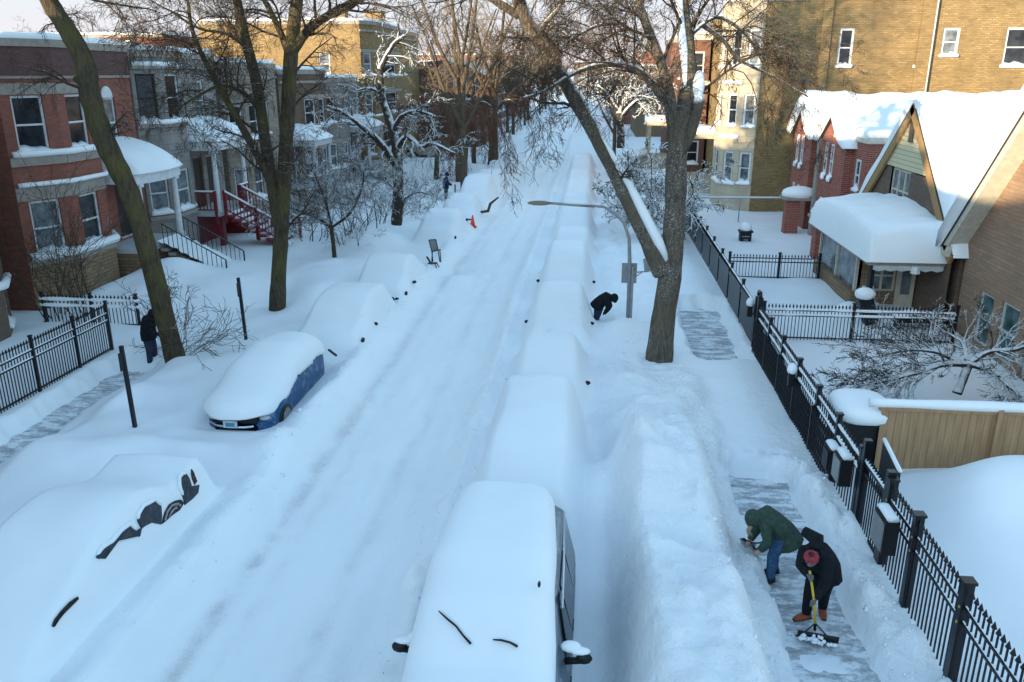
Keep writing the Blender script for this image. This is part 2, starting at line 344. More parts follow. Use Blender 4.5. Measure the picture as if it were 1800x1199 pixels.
def F(x, y, cars=True):
    x = np.asarray(x, float); y = np.asarray(y, float)
    z = .45+.10*fbm(x, y, 3.2, 3, 1)+.02*vn(x, y, .5, 8)
    far = ss(50, 120, y)
    # travelled lane
    wob = .25*vn(x*0, y, 9, 4)
    lane = band(x-wob, -6.15, -2.75, .38); z = z*(1-lane)+lane*(.20+.05*fbm(x, y*.35, .8, 4, 6)+.03*vn(x, y*.5, .18, 66)+.03*vn(x, y*.3, .34, 67))
    for tx in (-5.55, -3.85, -5.1, -3.3): z -= lane*(.045 if tx in (-5.55, -3.85) else .02)*np.exp(-((x-wob-tx)/.22)**2)
    # berms
    z += .16*np.exp(-((x-wob+6.35)/.33)**2)*(1+1.2*fbm(x, y, 1.2, 3, 9))
    z += .12*np.exp(-((x-wob+2.5)/.28)**2)*(1+1.6*fbm(x, y, .9, 3, 11))
    # lumps by the van: dug trough and thrown snow
    z += bump2(x, y, -2.62, 10.95, .16, .16, .24, 3)+bump2(x, y, -2.25, 11.1, .26, .2, .30)-bump2(x, y, -2.45, 9.0, .35, 1.6, .2)
    # left parkway
    z += band(x, -11.6, -8.9, .6)*(.16+.3*fbm(x, y, 3.0, 3, 21))
    z += bump2(x, y, -10.6, 14.2, 1.3, .9, .28)+bump2(x, y, -8.6, 14.9, 1.4, .5, .25)+bump2(x, y, -6.6, 15.2, .6, .6, .22)
    z += bump2(x, y, -8.9, 20.9, .7, 1.0, .35)+bump2(x, y, -9.6, 27.5, .7, 1.6, .4)+bump2(x, y, -10.2, 30.8, 1.2, 1.6, .4)+bump2(x, y, -10.0, 36, 1.3, 2, .4)
    z += bump2(x, y, -5.95, 18.6, .35, 2.2, .22)
    z += bump2(x, y, -5.2, 31.2, .5, .9, .25)-bump2(x, y, -5.6, 33.3, .9, .8, .18)
    z += bump2(x, y, -15.8, 29.2, 1.3, 1.0, .6)+bump2(x, y, -17, 26.8, .7, 2.5, .35)+bump2(x, y, -13.2, 28, 1.6, 3, .4)+bump2(x, y, -15.5, 27.5, 1.2, 3, .5)+bump2(x, y, -14.5, 31.5, 1.6, 1.5, .35)
    # shovelled ridge between the cars and the right walk
    rg = fbm(x, y, 1.1, 4, 31)
    z += band(x, .72, 2.30, .32)*(1-ss(15.4, 16.5, y))*(1.12+.34*rg-.30*ss(10.7, 11.3, y)*(1-ss(11.7, 12.6, y)))
    z += band(x, .5, 2.8, .3)*(1-ss(20, 24, y))*(.16*vn(x, y, .5, 33)+.10*vn(x, y, .24, 34)+.16*np.abs(vn(x*.6+y*.4, y, .8, 35))+.05*vn(x, y, .14, 36))
    z += bump2(x, y, 1.3, 13.7, 1.15, 1.1, .30, 3)+bump2(x, y, 1.9, 9.3, .45, 1.2, .16)
    z += bump2(x, y, .35, 13.4, .5, 1.5, .55)+bump2(x, y, 1.6, 17.3, 1.0, 1.2, .28)+bump2(x, y, .9, 19.2, .7, .9, .2)
    z += band(x, .2, 2.9, .3)*band(y, 16, 21.0, .7)*(.14+.2*rg)+bump2(x, y, 1.2, 24.4, .8, .9, .42)+bump2(x, y, 2.2, 19, .8, .8, .12)
    z -= band(x, .0, .48, .16)*(1-ss(12.4, 13.2, y))*.24
    z += band(x, .6, 2.6, .5)*band(y, 28, 60, 2)*(.2+.3*rg)
    z -= bump2(x, y, .35, 26.4, .35, .6, .15)
    # right walk trenches
    wt = .16*fbm(x, y, .6, 4, 41)
    tr = band(x+wt, 2.98, 4.22, .10)*(1-ss(15.8, 16.2, y+.5*fbm(x, y, .5, 3, 46))); tr2 = band(x+wt, 3.05, 4.62, .12)*ss(22.3, 22.7, y+.5*fbm(x, y, .5, 3, 47))*(1-ss(28.6, 29.2, y+wt*3))
    tr = np.maximum(tr, tr2)
    z = z*(1-tr)+tr*(-.04)
    z += band(x, 4.28, 4.75, .15)*(1-ss(15.3, 15.8, y))*(.12+.5*np.maximum(fbm(x, y, .6, 3, 43), -.2))
    z += bump2(x, y, 3.45, 10.15, .45, .22, .10)*(.5+1.6*np.abs(vn(x, y, .35, 51)+vn(x, y, .15, 52)))   # heap pushed by the scoop
    # yards on the right
    z += band(x, 5.2, 40, .4)*band(y, 3, 15.3, .3)*.1
    z += bump2(x, y, 8.0, 14.1, 1.45, 1.0, .95, 2.4)+bump2(x, y, 6.9, 13.4, .6, .7, .18)+bump2(x, y, 6.6, 12.6, 1.2, 1.3, .25)
    z += bump2(x, y, 9.4, 27.0, 1.4, 1.5, .1)+bump2(x, y, 8.6, 27.2, .5, .5, .35)
    # left walk
    z -= band(x, -12.2, -11.3, .3)*(1-ss(20, 22, y))*.2
    tl = band(x+wt*1.2, -13.25, -12.05, .16)*(1-ss(20.6, 21.8, y))
    z = z*(1-tl)+tl*(-.04)
    z = smax(z, band(x, -1.45, -.25, .42)*band(y, 12.2, 75, .3)*(1.98+.08*vn(x, y, .8, 61))-1.0, .1)-.0
    if cars:
        for c in CARS:
            sel = (y > c[1]-1) & (y < c[2]+1) & (np.abs(x-c[0]) < 2)
            if not np.any(sel): continue
            m, zc = car_field(x[sel] if x.ndim else x, y[sel] if y.ndim else y, c)
            zz = z[sel] if x.ndim else z
            r = smax(zz, zz*(1-m)+zc*m, .12)-.03
            if x.ndim: z[sel] = r
            else: z = r
        # blue car and the front van stand in hollows of their own shape
        def hollow(z, cx, y0, y1, w, dep):
            m = band(x, cx-w, cx+w, .16)*band(y, y0, y1, .16); return z*(1-m)+m*dep
        z = hollow(z, -7.74, 16.15, 20.6, .90, .42)
        z = hollow(z, -1.1, 4.0, 11.4, 1.05, .30)
    # end of the field
    return z
def FZ(x, y): return float(F(np.array([x]), np.array([y]))[0])
def axis(lo, hi, fine0, fine1, step, grow):
    a = list(np.arange(fine0, fine1, step)); s = step; p = a[-1]
    while p < hi: s *= grow; p += s; a.append(p)
    b = []; s = step; p = a[0]
    while p > lo: s *= grow; p -= s; b.append(p)
    return np.array(b[::-1]+a)
def grid_obj(name, xs, ys, Z, mt, attrs=None, keep=None):
    nx, ny = len(xs), len(ys); X, Y = np.meshgrid(xs, ys)
    co = np.stack([X.ravel(), Y.ravel(), Z.ravel()], 1)
    i = np.arange(nx-1)[None, :]+np.arange(ny-1)[:, None]*nx; f = np.stack([i, i+1, i+1+nx, i+nx], -1).reshape(-1, 4)
    if keep is not None: f = f[keep.ravel()]
    me = bpy.data.meshes.new(name); me.vertices.add(len(co)); me.vertices.foreach_set('co', co.ravel())
    me.loops.add(len(f)*4); me.loops.foreach_set('vertex_index', f.ravel().astype(np.int32))
    me.polygons.add(len(f)); me.polygons.foreach_set('loop_start', np.arange(len(f), dtype=np.int32)*4)
    me.polygons.foreach_set('loop_total', np.full(len(f), 4, np.int32)); me.polygons.foreach_set('use_smooth', np.ones(len(f), bool))
    me.update(calc_edges=True); me.materials.append(mt)
    for k, a in (attrs or {}).items():
        at = me.attributes.new(k, 'FLOAT', 'POINT'); at.data.foreach_set('value', a.ravel().astype(np.float32))
    o = bpy.data.objects.new(name, me); col.objects.link(o); return o
gx = axis(-1500, 1500, -15.5, 7.0, .08, 1.035)
gy = list(np.arange(5.5, 24, .08)); p = 24.0
while p < 3000: gy.append(p); p += min(max(.08, p*.0042), .35) if p < 90 else p*.02
pb = 5.5; s_ = .1; gb = []
while pb > -300: s_ *= 1.1; pb -= s_; gb.append(pb)
gy = np.array(gb[::-1]+gy)
GX, GY = np.meshgrid(gx, gy); GZ = F(GX, GY)
rough = band(GX, .3, 2.9, .25)*(1-ss(20, 24, GY))*.9+band(GX, 4.1, 5.0, .2)*.8+band(GX, -3.0, -2.2, .3)*.5+band(GX, -7.0, -6.1, .2)*.25+band(GX, 2.9, 4.5, .2)*band(GY, 15, 22.6, .4)*.35
rough += bump2(GX, GY, 1.2, 25, 1.2, 2, .8)
CM = np.zeros_like(GZ)
DROP = np.zeros_like(GZ)
for c in CARS:
    sel = (GY > c[1]-.6) & (GY < c[2]+.6) & (np.abs(GX-c[0]) < c[3]+.5)
    d = np.zeros_like(GZ); a = np.minimum(np.minimum(GY-(c[1]-.3), (c[2]+.3)-GY), c[3]+.25-np.abs(GX-c[0]))
    DROP = np.maximum(DROP, np.where(sel, ss(.02, .3, a), 0))
rough = np.clip(rough, 0, 1)*(1-ss(0, .5, DROP))
tag(grid_obj('ground', gx, gy, GZ-.12*DROP, M['ground'], {'rough': rough}), kind='structure')
# snow-packed road sheet
rx = np.arange(-6.4, -2.2, .08); ry = gy[(gy > -60) & (gy < 900)]
RX, RY = np.meshgrid(rx, ry); RZ = F(RX, RY)
ed = np.minimum(RX-rx[0], rx[-1]-RX); RZ = RZ+.012*ss(0, .25, ed)-.02*(1-ss(0, .25, ed))
trk = sum(np.exp(-((RX-.25*vn(RX*0, RY, 9, 4)-t)/.17)**2)*w for t, w in ((-5.55, 1), (-3.85, .5), (-5.05, .3), (-3.3, .2)))*(.75+.5*vn(RX, RY*.3, 1.1, 77)+.9*vn(RX, RY*.5, .22, 78)+.5*vn(RX, RY, .12, 79))
tag(grid_obj('road', rx, ry, RZ, M['road'], {'track': np.clip(trk, 0, 1)}), kind='structure')
w = MB(); w.box(2.6, 5.0, -20, 300, -.15, .0); tag(w.build('pavement', M['walk']), kind='structure')
w = MB(); w.box(-13.3, -11.9, -20, 300, -.15, .0); tag(w.build('pavement', M['walk']), kind='structure')
# snow caps of the buried cars, cut from the same height field
CARLAB = ['fully snow-buried boxy van directly behind the wiper-showing van', 'snow-buried car third in the right kerb row, below the crouching person', 'snow-buried hatchback beside the crouching person in black', 'snow-buried car of the right row just beyond the crouching person',
 'snow-buried car of the right row beside the street lamp arm', 'snow-buried car of the right row beyond the lamp arm, near two dark specks', 'far snow-buried car of the right row, seventh mound', 'far snow-buried car of the right row, eighth mound', 'far snow-buried car of the right row, ninth mound', 'far snow-buried car of the right row, tenth mound', 'farthest snow-buried car of the right row',
 'round snow-buried car just behind the blue car, showing one red-brown mirror', 'snow-buried car with crusted rear, nearest the rocking chair', 'domed snow-buried car beside the orange cone', 'snow-buried car beyond the orange cone', 'far snow-buried suv on the left kerb', 'far snow-buried sedan on the left kerb', 'snow-buried sedan far up the left kerb', 'farthest snow-buried car on the left kerb', 'dark suv under deep snow at lower left with bare side panels and wheel']
for i, c in enumerate(CARS):
    cx, y0, y1, hw, prof = c
    x0, x1, ya, yb = cx-hw-.28, cx+hw+.28, y0-.33, y1+.33
    st = .07 if y0 < 35 else .14
    xs = np.linspace(x0, x1, int((x1-x0)/st)); ys = np.linspace(ya, yb, int((yb-ya)/st)); X, Y = np.meshgrid(xs, ys); Z = F(X, Y)
    e = np.minimum(np.minimum(X-x0, x1-X), np.minimum(Y-ya, yb-Y)); Z = Z+.006*ss(0, .2, e)-.03*(1-ss(0, .15, e))
    root = empty('buried_car', (cx, (y0+y1)/2, .1), CARLAB[i], 'car', 'snow-buried cars parked along the kerb')
    o = grid_obj('snow_cover', xs-cx, ys-(y0+y1)/2, Z-.1, M['snow_cap']); o.parent = root
    L = y1-y0
    # what pokes out: mirrors, seen as small dark bits
    if i in (1, 2, 3, 11, 12):
        for sgn in (-1, 1):
            if i in (7, 8, 9, 10): continue
            if i == 0 and sgn > 0: continue
            if i >= 11 and sgn < 0: continue
            yy = y0+L*.34; xx = cx+sgn*(hw+.17); zz = FZ(xx, yy)
            m_ = MB(); m_.ell((xx, yy, max(zz+.03, .8)), (.075, .045, .055), 8, 6); m_.ell((xx-.03*sgn, yy+.03, max(zz, .77)), (.07, .05, .04), 6, 5)
            m_.build('side_mirror', M['black'], root, True)
    if i in (12, 14):
        m_ = MB()
        for k in range(7):
            xx = cx-.1+k*.15; m_.ell((xx, y0-.12-.02*(k % 2), FZ(xx, y0-.15)+.03), (.08, .05, .05+.03*(k % 3)), 6, 5)
        m_.build('bumper', M['black'], root, True)
    if i in (11, 12, 13):
        m_ = MB(); m_.ell((cx+hw+.1, y0+.35, FZ(cx+hw+.1, y0+.35)+.02), (.05, .13, .08), 8, 6); m_.build('headlight', M['black'], root, True)

g = MB(); rr = random.Random(77)     # loose clods thrown up by shovels and tyres
for k in range(1500):
    q = rr.random()
    if q < .45: x, y = rr.gauss(2.4, .3), rr.uniform(6.5, 21)
    elif q < .62: x, y = rr.gauss(4.5, .18), rr.uniform(7, 16)
    elif q < .8: x, y = rr.gauss(-2.6, .25), rr.uniform(7.5, 32)
    elif q < .93: x, y = rr.gauss(-6.3, .18), rr.uniform(9, 34)
    else: x, y = rr.gauss(1.3, .5), rr.gauss(25, 1.2)
    s_ = rr.uniform(.008, .026)*(1.6 if rr.random() < .08 else 1); b = Vector((x, y, FZ(x, y)+s_*.2)); c = [b+Vector((s_*rr.uniform(.7,1.3)*a, s_*rr.uniform(.7,1.3)*e, s_*rr.uniform(.6,1.1)*f)) for a, e, f in ((-1,-1,-1),(1,-1,-1),(1,1,-1),(-1,1,-1),(-.6,-.6,1),(.6,-.6,1),(.6,.6,1),(-.6,.6,1))]
    if x > 4.75: continue
    g.add(c, [(0,3,2,1),(4,5,6,7),(0,1,5,4),(1,2,6,5),(2,3,7,6),(3,0,4,7)])
tag(g.build('snow_clods', M['snow'], None, True), 'loose white snow clods scattered over the shovelled banks and road edges', 'snow clods', kind='stuff')
# ------------------------------------------------------------ buildings
def wall(mb, p0, p1, z0, z1, holes=(), depth=.14, top=None):
    """wall from p0 to p1 (outward normal on the right-hand side of travel), rectangular holes (u0,u1,za,zb) with reveals"""
    dx, dy = p1[0]-p0[0], p1[1]-p0[1]; L = math.hypot(dx, dy); dx /= L; dy /= L; n = (dy, -dx)
    us = sorted({0, L}|{h[0] for h in holes}|{h[1] for h in holes}); zs = sorted({z0, z1}|{h[2] for h in holes}|{h[3] for h in holes})
    P = lambda u, z, d=0: (p0[0]+dx*u-n[0]*d, p0[1]+dy*u-n[1]*d, z)
    for i in range(len(us)-1):
        for j in range(len(zs)-1):
            uc, zc = (us[i]+us[i+1])/2, (zs[j]+zs[j+1])/2
            if any(h[0] < uc < h[1] and h[2] < zc < h[3] for h in holes): continue
            mb.quad(P(us[i], zs[j]), P(us[i+1], zs[j]), P(us[i+1], zs[j+1]), P(us[i], zs[j+1]))
    for h in holes:
        a, b, c, d = h; t = depth
        mb.quad(P(a,c), P(a,d), P(a,d,t), P(a,c,t)); mb.quad(P(b,d), P(b,c), P(b,c,t), P(b,d,t))
        mb.quad(P(a,d), P(b,d), P(b,d,t), P(a,d,t)); mb.quad(P(b,c), P(a,c), P(a,c,t), P(b,c,t))
    return P
def window(root, P, h, frame=None, pane=None, snow=True, mull=0, rail=True, depth=.14, fw=.075, sill=None, bars=False, proud=.0):
    a, b, c, d = h; g = MB(); t0, t1 = depth-.005, depth-.075-proud
    def bx(u0, u1, z0, z1, da=t0, db=t1):
        q = [P(u0,z0,da), P(u1,z0,da), P(u1,z0,db), P(u0,z0,db), P(u0,z1,da), P(u1,z1,da), P(u1,z1,db), P(u0,z1,db)]
        g.add(q, [(0,3,2,1),(4,5,6,7),(0,1,5,4),(1,2,6,5),(2,3,7,6),(3,0,4,7)])
    e = .004
    bx(a+e, a+fw, c+e, d-e); bx(b-fw, b-e, c+e, d-e); bx(a+fw, b-fw, d-fw, d-e); bx(a+fw, b-fw, c+e, c+fw)
    if rail: m = (c+d)/2; bx(a+fw, b-fw, m-.03, m+.03, t0, t1-.015)
    for k in range(mull):
        u = a+(b-a)*(k+1)/(mull+1); bx(u-.035, u+.035, c+fw, d-fw, t0, t1-.01)
    w = g.build('window', frame or M['white'], root)
    q = MB(); q.quad(P(a+.02, c+.02, t0-.03), P(b-.02, c+.02, t0-.03), P(b-.02, d-.02, t0-.03), P(a+.02, d-.02, t0-.03)); q.build('pane', pane or M['glass'], w)
    if snow:
        s = MB(); k = 7; pts = []
        rr = random.Random(int(a*91+c*57+b*13))
        L = b-a+.16; bot = c+.01; base = [P(a-.08+L*i/k, bot) for i in range(k+1)]
        hh = [.05+.10*rr.random()+.05*math.sin(math.pi*i/k) for i in range(k+1)]
        for i in range(k+1):
            u = a-.08+L*i/k; inn = max(min(u, b-.01), a+.01)
            s.v += [P(inn, bot-.0, t1), P(inn, bot+hh[i]*1.7, t1+.01), P(u, bot+hh[i], 0), P(u, bot+hh[i]*.6, -.10), P(u, bot-.05, -.11), P(u, bot-.05, -.002)]
        for i in range(k):
            for j in range(5): o = i*6; s.f.append((o+j, o+6+j, o+7+j, o+1+j)); s.m.append(0)
        s.f.append((0,1,2,3,4,5)); s.m.append(0); o = k*6; s.f.append((o+5,o+4,o+3,o+2,o+1,o)); s.m.append(0)
        s.build('sill_snow', M['snow'], w, True, True)
    if bars:
        s = MB()
        for k in range(6): u = a+fw+(b-a-2*fw)*(k+.5)/6; s.bar(P(u, c+.05, t1-.04), P(u, (c+d)/2, t1-.04), .02)
        s.build('window_guard', M['iron'], w)
    return w
def poly_building(root, foot, z0, z1, wallmat, holes=None, roofmat=None, roofsnow=.22, parapet=.0, name='wall', wins=None, cap=None):
    """foot: CCW list of (x,y); holes: {edge index: [(u0,u1,za,zb), {options}]}"""
    g = MB(); n = len(foot); Ps = []
    for i in range(n):
        hs = [h[0] for h in (holes or {}).get(i, [])]
        Ps.append(wall(g, foot[i], foot[(i+1) % n], z0, z1, hs))
    g.build(name, wallmat, root)
    for i in range(n):
        for h, opt in (holes or {}).get(i, []): window(root, Ps[i], h, **opt)
    if cap:   # coping stone round the top, proud of the wall
        g = MB(); g.add([(x, y, z1-.001) for x, y in foot], [tuple(range(n))])
        for i in range(n):
            a = Vector((*foot[i], 0)); b = Vector((*foot[(i+1) % n], 0)); d = (b-a).normalized(); nn = Vector((d.y, -d.x, 0))
            c0 = a-d*.05; c1 = b+d*.05
            g.prism([c0+nn*.07+Vector((0,0,z1-cap)), c1+nn*.07+Vector((0,0,z1-cap)), c1-nn*.2+Vector((0,0,z1-cap)), c0-nn*.2+Vector((0,0,z1-cap))], (0, 0, cap+.05+.003*i))
        g.build('coping', roofmat or M['stonetrim'], root)
    if roofsnow:
        snow_slab(root, foot, z1+.04, roofsnow)
    return Ps
def snow_slab(root, foot, z, t, name='roof_snow', inset=-.06):
    c = Vector((sum(p[0] for p in foot)/len(foot), sum(p[1] for p in foot)/len(foot), 0))
    dens = []
    for i in range(len(foot)):
        a = Vector((*foot[i], 0)); b = Vector((*foot[(i+1) % len(foot)], 0)); k = max(1, int((b-a).length/.5))
        dens += [a.lerp(b, j/k) for j in range(k)]
    g = MB(); m = len(dens); rings = []
    for s_, h in ((inset+.02, 0), (inset, t*.45), (inset+.06, t*.85), (.35, t), (1.2, t*1.02)):
        r = []
        for p in dens:
            d = (p-c); L = d.length; q = c+d*max(0, (1-s_/max(L, .3))); hh = z+h+ (.0 if h == 0 else t*.35*float(vn(p.x, p.y, .9, 3)))
            r.append((q.x, q.y, hh))
        rings.append(len(g.v)); g.v += r
    for a, b in zip(rings, rings[1:]):
        for i in range(m): j = (i+1) % m; g.f.append((a+i, a+j, b+j, b+i)); g.m.append(0)
    g.f.append(tuple(rings[-1]+i for i in range(m))); g.m.append(0)
    return g.build(name, M['snow'], root, True)
WN = dict(); WP = dict(pane=M['glass_pale']); WX = dict(snow=False)
def snow_strip(root, pts, w=.16, h=.12, name='ledge_snow', parent=None):
    g = MB(); g.tube([Vector(p)+Vector((0,0,h*.3)) for p in pts], [max(w, h)*.5*(1+.25*float(vn(p[0]*3+p[1]*3, p[2], 1, 4))) for p in pts], 8, True)
    return g.build(name, M['snow'], root, True)
def subdiv(a, b, n): a = Vector(a); b = Vector(b); return [a.lerp(b, i/n) for i in range(n+1)]
# --- neighbour at the left edge
r = empty('brick_house', (-21, 20, 0), 'brown brick house cut off by the left edge behind the iron fence', 'house')
poly_building(r, [(-32, 16.4), (-18.0, 16.4), (-17.3, 17.5), (-17.3, 22.2), (-18.0, 23.3), (-32, 23.3)], 0, 8.9, M['brick_brown'],
  {2: [((2.8, 3.7, .9, 1.9), WP), ((.6, 1.6, .9, 1.9), WP), ((2.8, 3.7, 3.0, 4.8), WN)], 3: [((.25, 1.0, .7, 1.7), WP)]}, cap=.25)
snow_strip(r, subdiv((-17.2, 17.5, 2.0), (-17.2, 22.2, 2.0), 10)+[(-17.9, 23.3, 2.0)], .25, .2)
# --- red brick house with angled bay
r = empty('brick_house', (-22, 28.5, 0), 'red brick house with bowed bay, arched window and white porch, nearest on the left', 'house')
fb = [(-30, 24.9), (-18.3, 24.9), (-17.45, 26.5), (-17.45, 28.5), (-18.3, 29.6), (-18.3, 32.6), (-30, 32.6)]
up = (5.55, 7.35); lo = (2.25, 4.05)
g_arch = ((1.0, 1.75, 5.3, 7.15), dict(WP, snow=False))
poly_building(r, fb, 0, 9.0, M['brick_red'], {
  1: [((.35, 1.35, *up), WN), ((.35, 1.35, *lo), WP), ((.5, 1.2, .55, 1.25), WP)],
  2: [((.45, 1.5, *up), WN), ((.35, 1.45, *lo), WN), ((.6, 1.3, .55, 1.2), WP)], 3: [((.3, 1.1, *up), WN), ((.3, 1.1, *lo), WN)],
  4: [g_arch, ((.9, 1.95, 1.8, 4.0), dict(frame=M['whitegrey'], pane=M['door_dark'], snow=False, rail=False))]}, cap=.18)
g = MB()      # dark brick frieze and stone bands, proud of the brick
def fband(g, foot, i0, i1, z0, z1, out):
    for i in range(i0, i1):
        a = Vector((*foot[i], 0)); b = Vector((*foot[i+1], 0)); d = (b-a).normalized(); n = Vector((d.y, -d.x, 0))
        g.prism([a+n*out+Vector((0,0,z0)), b+n*out+Vector((0,0,z0)), b-n*.03+Vector((0,0,z0)), a-n*.03+Vector((0,0,z0))], (0, 0, z1-z0+.002*i))
def bands(r, ft, L_):
    for i0, i1, z0, z1, o_ in L_: q = MB(); fband(q, ft, i0, i1, z0, z1, o_); q.build('stone_band', M['stonetrim'], r)
fband(g, fb, 1, 5, 7.95, 8.8, .03); g.build('frieze', M['brick_dark'], r)
bands(r, fb, [(1, 4, 7.38, 7.72, .035), (1, 4, 4.08, 4.5, .035), (1, 5, 7.86, 7.94, .06), (1, 4, 5.18, 5.45, .07), (1, 4, 1.95, 2.12, .1)])
g = MB(); fband(g, fb, 1, 4, 0, 1.95, .05); g.build('stone_base', M['stone_rubble'], r)
for z, ww in ((5.5, .22), (2.18, .3), (4.55, .16)):
    snow_strip(r, [(p[0]+.1, p[1], z) for p in subdiv((-18.3, 24.95, z), (-17.45, 26.5, z), 6)+subdiv((-17.45, 26.6, z), (-17.45, 28.5, z), 6)+subdiv((-17.5, 28.6, z), (-18.3, 29.6, z), 4)], ww, ww*.9)
g = MB()      # arched head of the porch-side window
pa = [(-18.28, 31.0+.375*math.cos(t)-.3+.075, 7.15+.42*math.sin(t)) for t in np.linspace(0, math.pi, 12)]
g.prism(pa, (.05, 0, 0)); g.build('window_arch', M['white'], r, fix=True)
# porch
def porch(r, x0, x1, y0, y1, zf, zr, colmat, posts, snowh, bow=.0, fasc=.32, name='porch'):
    k = 10; poly = [(x0, y0)]+[(x1+bow*math.sin(math.pi*i/k), y0+(y1-y0)*i/k) for i in range(k+1)]+[(x0, y1)]
    g = MB(); g.prism([(x, y, zr) for x, y in poly], (0, 0, fasc)); pr = g.build('porch_roof', colmat, r, fix=True)
    g = MB(); g.prism([(x+(.08 if 0 < i < len(poly)-1 else 0), y, zr+fasc) for i, (x, y) in enumerate(poly)], (0, 0, .07)); g.build('roof_edge', colmat, pr, fix=True)
    s = MB(); nx, ny = 12, 22; top = []
    for i in range(nx+1):
        for j in range(ny+1):
            u = i/nx; v = j/ny; y = y0-.07+(y1-y0+.14)*v; xe = x1+bow*math.sin(math.pi*v)+.12; x = x0+(xe-x0)*u
            e = min((1-u)*2.2, min(v, 1-v)*5, 1); h = math.sqrt(max(0, 1-(1-e)**2))
            top.append((x, y, zr+fasc+.06+snowh*(.25*h+.75*h*(1-u**1.6))+.04*float(vn(x, y, .5, 2))*h))
    b = s.v.__len__(); s.v += top
    for i in range(nx):
        for j in range(ny): a = b+i*(ny+1)+j; s.f.append((a, a+ny+1, a+ny+2, a+1)); s.m.append(0)
    s.build('roof_snow', M['snow'], pr, True)
    g = MB(); g.box(x0, x1-.05, y0+.1, y1-.1, zf-.18, zf); g.build('porch_floor', M['whitegrey'], r)
    for (px, py) in posts:
        g = MB(); g.box(px-.15, px+.15, py-.15, py+.15, zf, zf+.15); g.tube([(px, py, zf+.15), (px, py, (zf+zr)/2), (px, py, zr-.12)], [.12, .115, .10], 12); g.box(px-.15, px+.15, py-.15, py+.15, zr-.12, zr)
        g.build('column', colmat, r)
    return pr
porch(r, -18.3, -16.5, 28.9, 32.3, 1.75, 4.15, M['white'], [(-16.6, 29.2), (-16.6, 31.9)], 1.15, .25)
def stairs(x0, x1, y0, y1, ztop, zbot, n, m, g=None):
    g = g or MB()
    for i in range(n):
        z = ztop-(ztop-zbot)*(i+1)/n; xa = x0+(x1-x0)*i/n; xb = x0+(x1-x0)*(i+1)/n
        g.box(xa, xb+.03, y0, y1, z-.12, z)
    return g
g = MB(); g.box(-18.3, -16.6, 29.0, 32.2, 0, 1.56); g.build('porch_base', M['stone_rubble'], r)
g = stairs(-16.5, -13.9, 30.0, 31.6, 1.75, .3, 9, None); stp = g.build('steps', M['stonetrim'], r)
g = MB(); k = 16
for i in range(k+1):
    for j in range(7):
        t = i/k; x = -16.55+2.9*t; y = 29.95+1.7*j/6; z = 1.9-1.38*t+.06*math.sin(t*9*2*math.pi)*(1-t*.5)+.07*float(vn(x*2, y*2, 1, 6)); g.v.append((x, y, z))
for i in range(k):
    for j in range(6): a = i*7+j; g.f.append((a, a+7, a+8, a+1)); g.m.append(0)
g.build('step_snow', M['snow'], stp, True)
for yy in (29.95, 31.65):
    g = MB(); a, b = Vector((-16.3, yy, 2.55)), Vector((-13.9, yy, 1.2)); g.bar(a, b, .035); g.bar(a-Vector((0,0,.75)), b-Vector((0,0,.75)), .025)
    for i in range(14): p = a.lerp(b, i/13); g.bar(p, p-Vector((0,0,.8)), .02)
    g.bar(b, b-Vector((0,0,1.0)), .045); g.build('stair_railing', M['iron'], r)
# --- greystone with columned porch and red stair
r = empty('greystone_house', (-22, 36.5, 0), 'grey stone two-storey house with white columned porch and red wooden stair', 'house')
fc = [(-30, 32.75), (-18.3, 32.75), (-17.55, 33.7), (-17.55, 35.4), (-18.3, 36.4), (-18.3, 40.3), (-30, 40.3)]
poly_building(r, fc, 0, 8.85, M['stone_grey'], {
  1: [((.15, .95, 6.1, 8.0), dict(frame=M['black'])), ((.15, .95, 2.4, 4.1), WP)], 2: [((.3, 1.4, 6.1, 8.0), dict(bars=True)), ((.3, 1.4, 2.4, 4.1), WP)], 3: [((.2, 1.0, 6.1, 7.9), WP), ((.2, 1.0, 2.4, 4.1), WP)],
  4: [((1.6, 2.6, 5.9, 7.7), WP), ((.7, 1.7, 1.95, 4.3), dict(frame=M['wood_brown'], pane=M['door_dark'], snow=False, rail=False)), ((2.1, 3.1, 1.95, 4.3), dict(frame=M['whitegrey'], pane=M['door_dark'], snow=False, rail=False))]}, cap=.2)
bands(r, fc, [(1, 5, 8.2, 8.3, .12), (1, 4, 5.9, 6.05, .08), (1, 4, 2.15, 2.3, .08)])
for z in (8.33, 6.08): snow_strip(r, [(p[0]+.06, p[1], z) for p in subdiv((-18.3, 32.8, z), (-17.55, 33.7, z), 4)+subdiv((-17.55, 33.8, z), (-17.55, 35.4, z), 5)+subdiv((-17.6, 35.5, z), (-18.3, 36.4, z), 4)], .2, .15)
porch(r, -18.3, -16.7, 35.9, 39.9, 2.0, 4.75, M['white'], [(-16.85, 36.2), (-16.85, 39.3)], .95, .18, .34)
g = MB(); g.box(-18.3, -16.9, 39.4, 39.6, 0, 1.8); g.box(-17.0, -16.8, 36.3, 36.6, 0, 1.8); g.box(-18.3,-18.1,36.5,39.4,0,1.8); g.build('porch_base', M['wood_red'], r)
st = empty('red_staircase', (-15.6, 37, .1)); st.parent = r; st.location = Vector((-15.6, 37, .1))-r.location
g = stairs(-16.7, -13.9, 36.3, 38.2, 2.0, .45, 9, None); g.build('step', M['wood_red'], st)
g = MB()
for i in range(9): z = 2-(1.55)*(i+1)/9; xa = -16.7+2.8*i/9; g.ell((xa+.17, 37.25, z+.03), (.17, .93, .09), 10, 6)
g.build('step_snow', M['snow'], st, True)
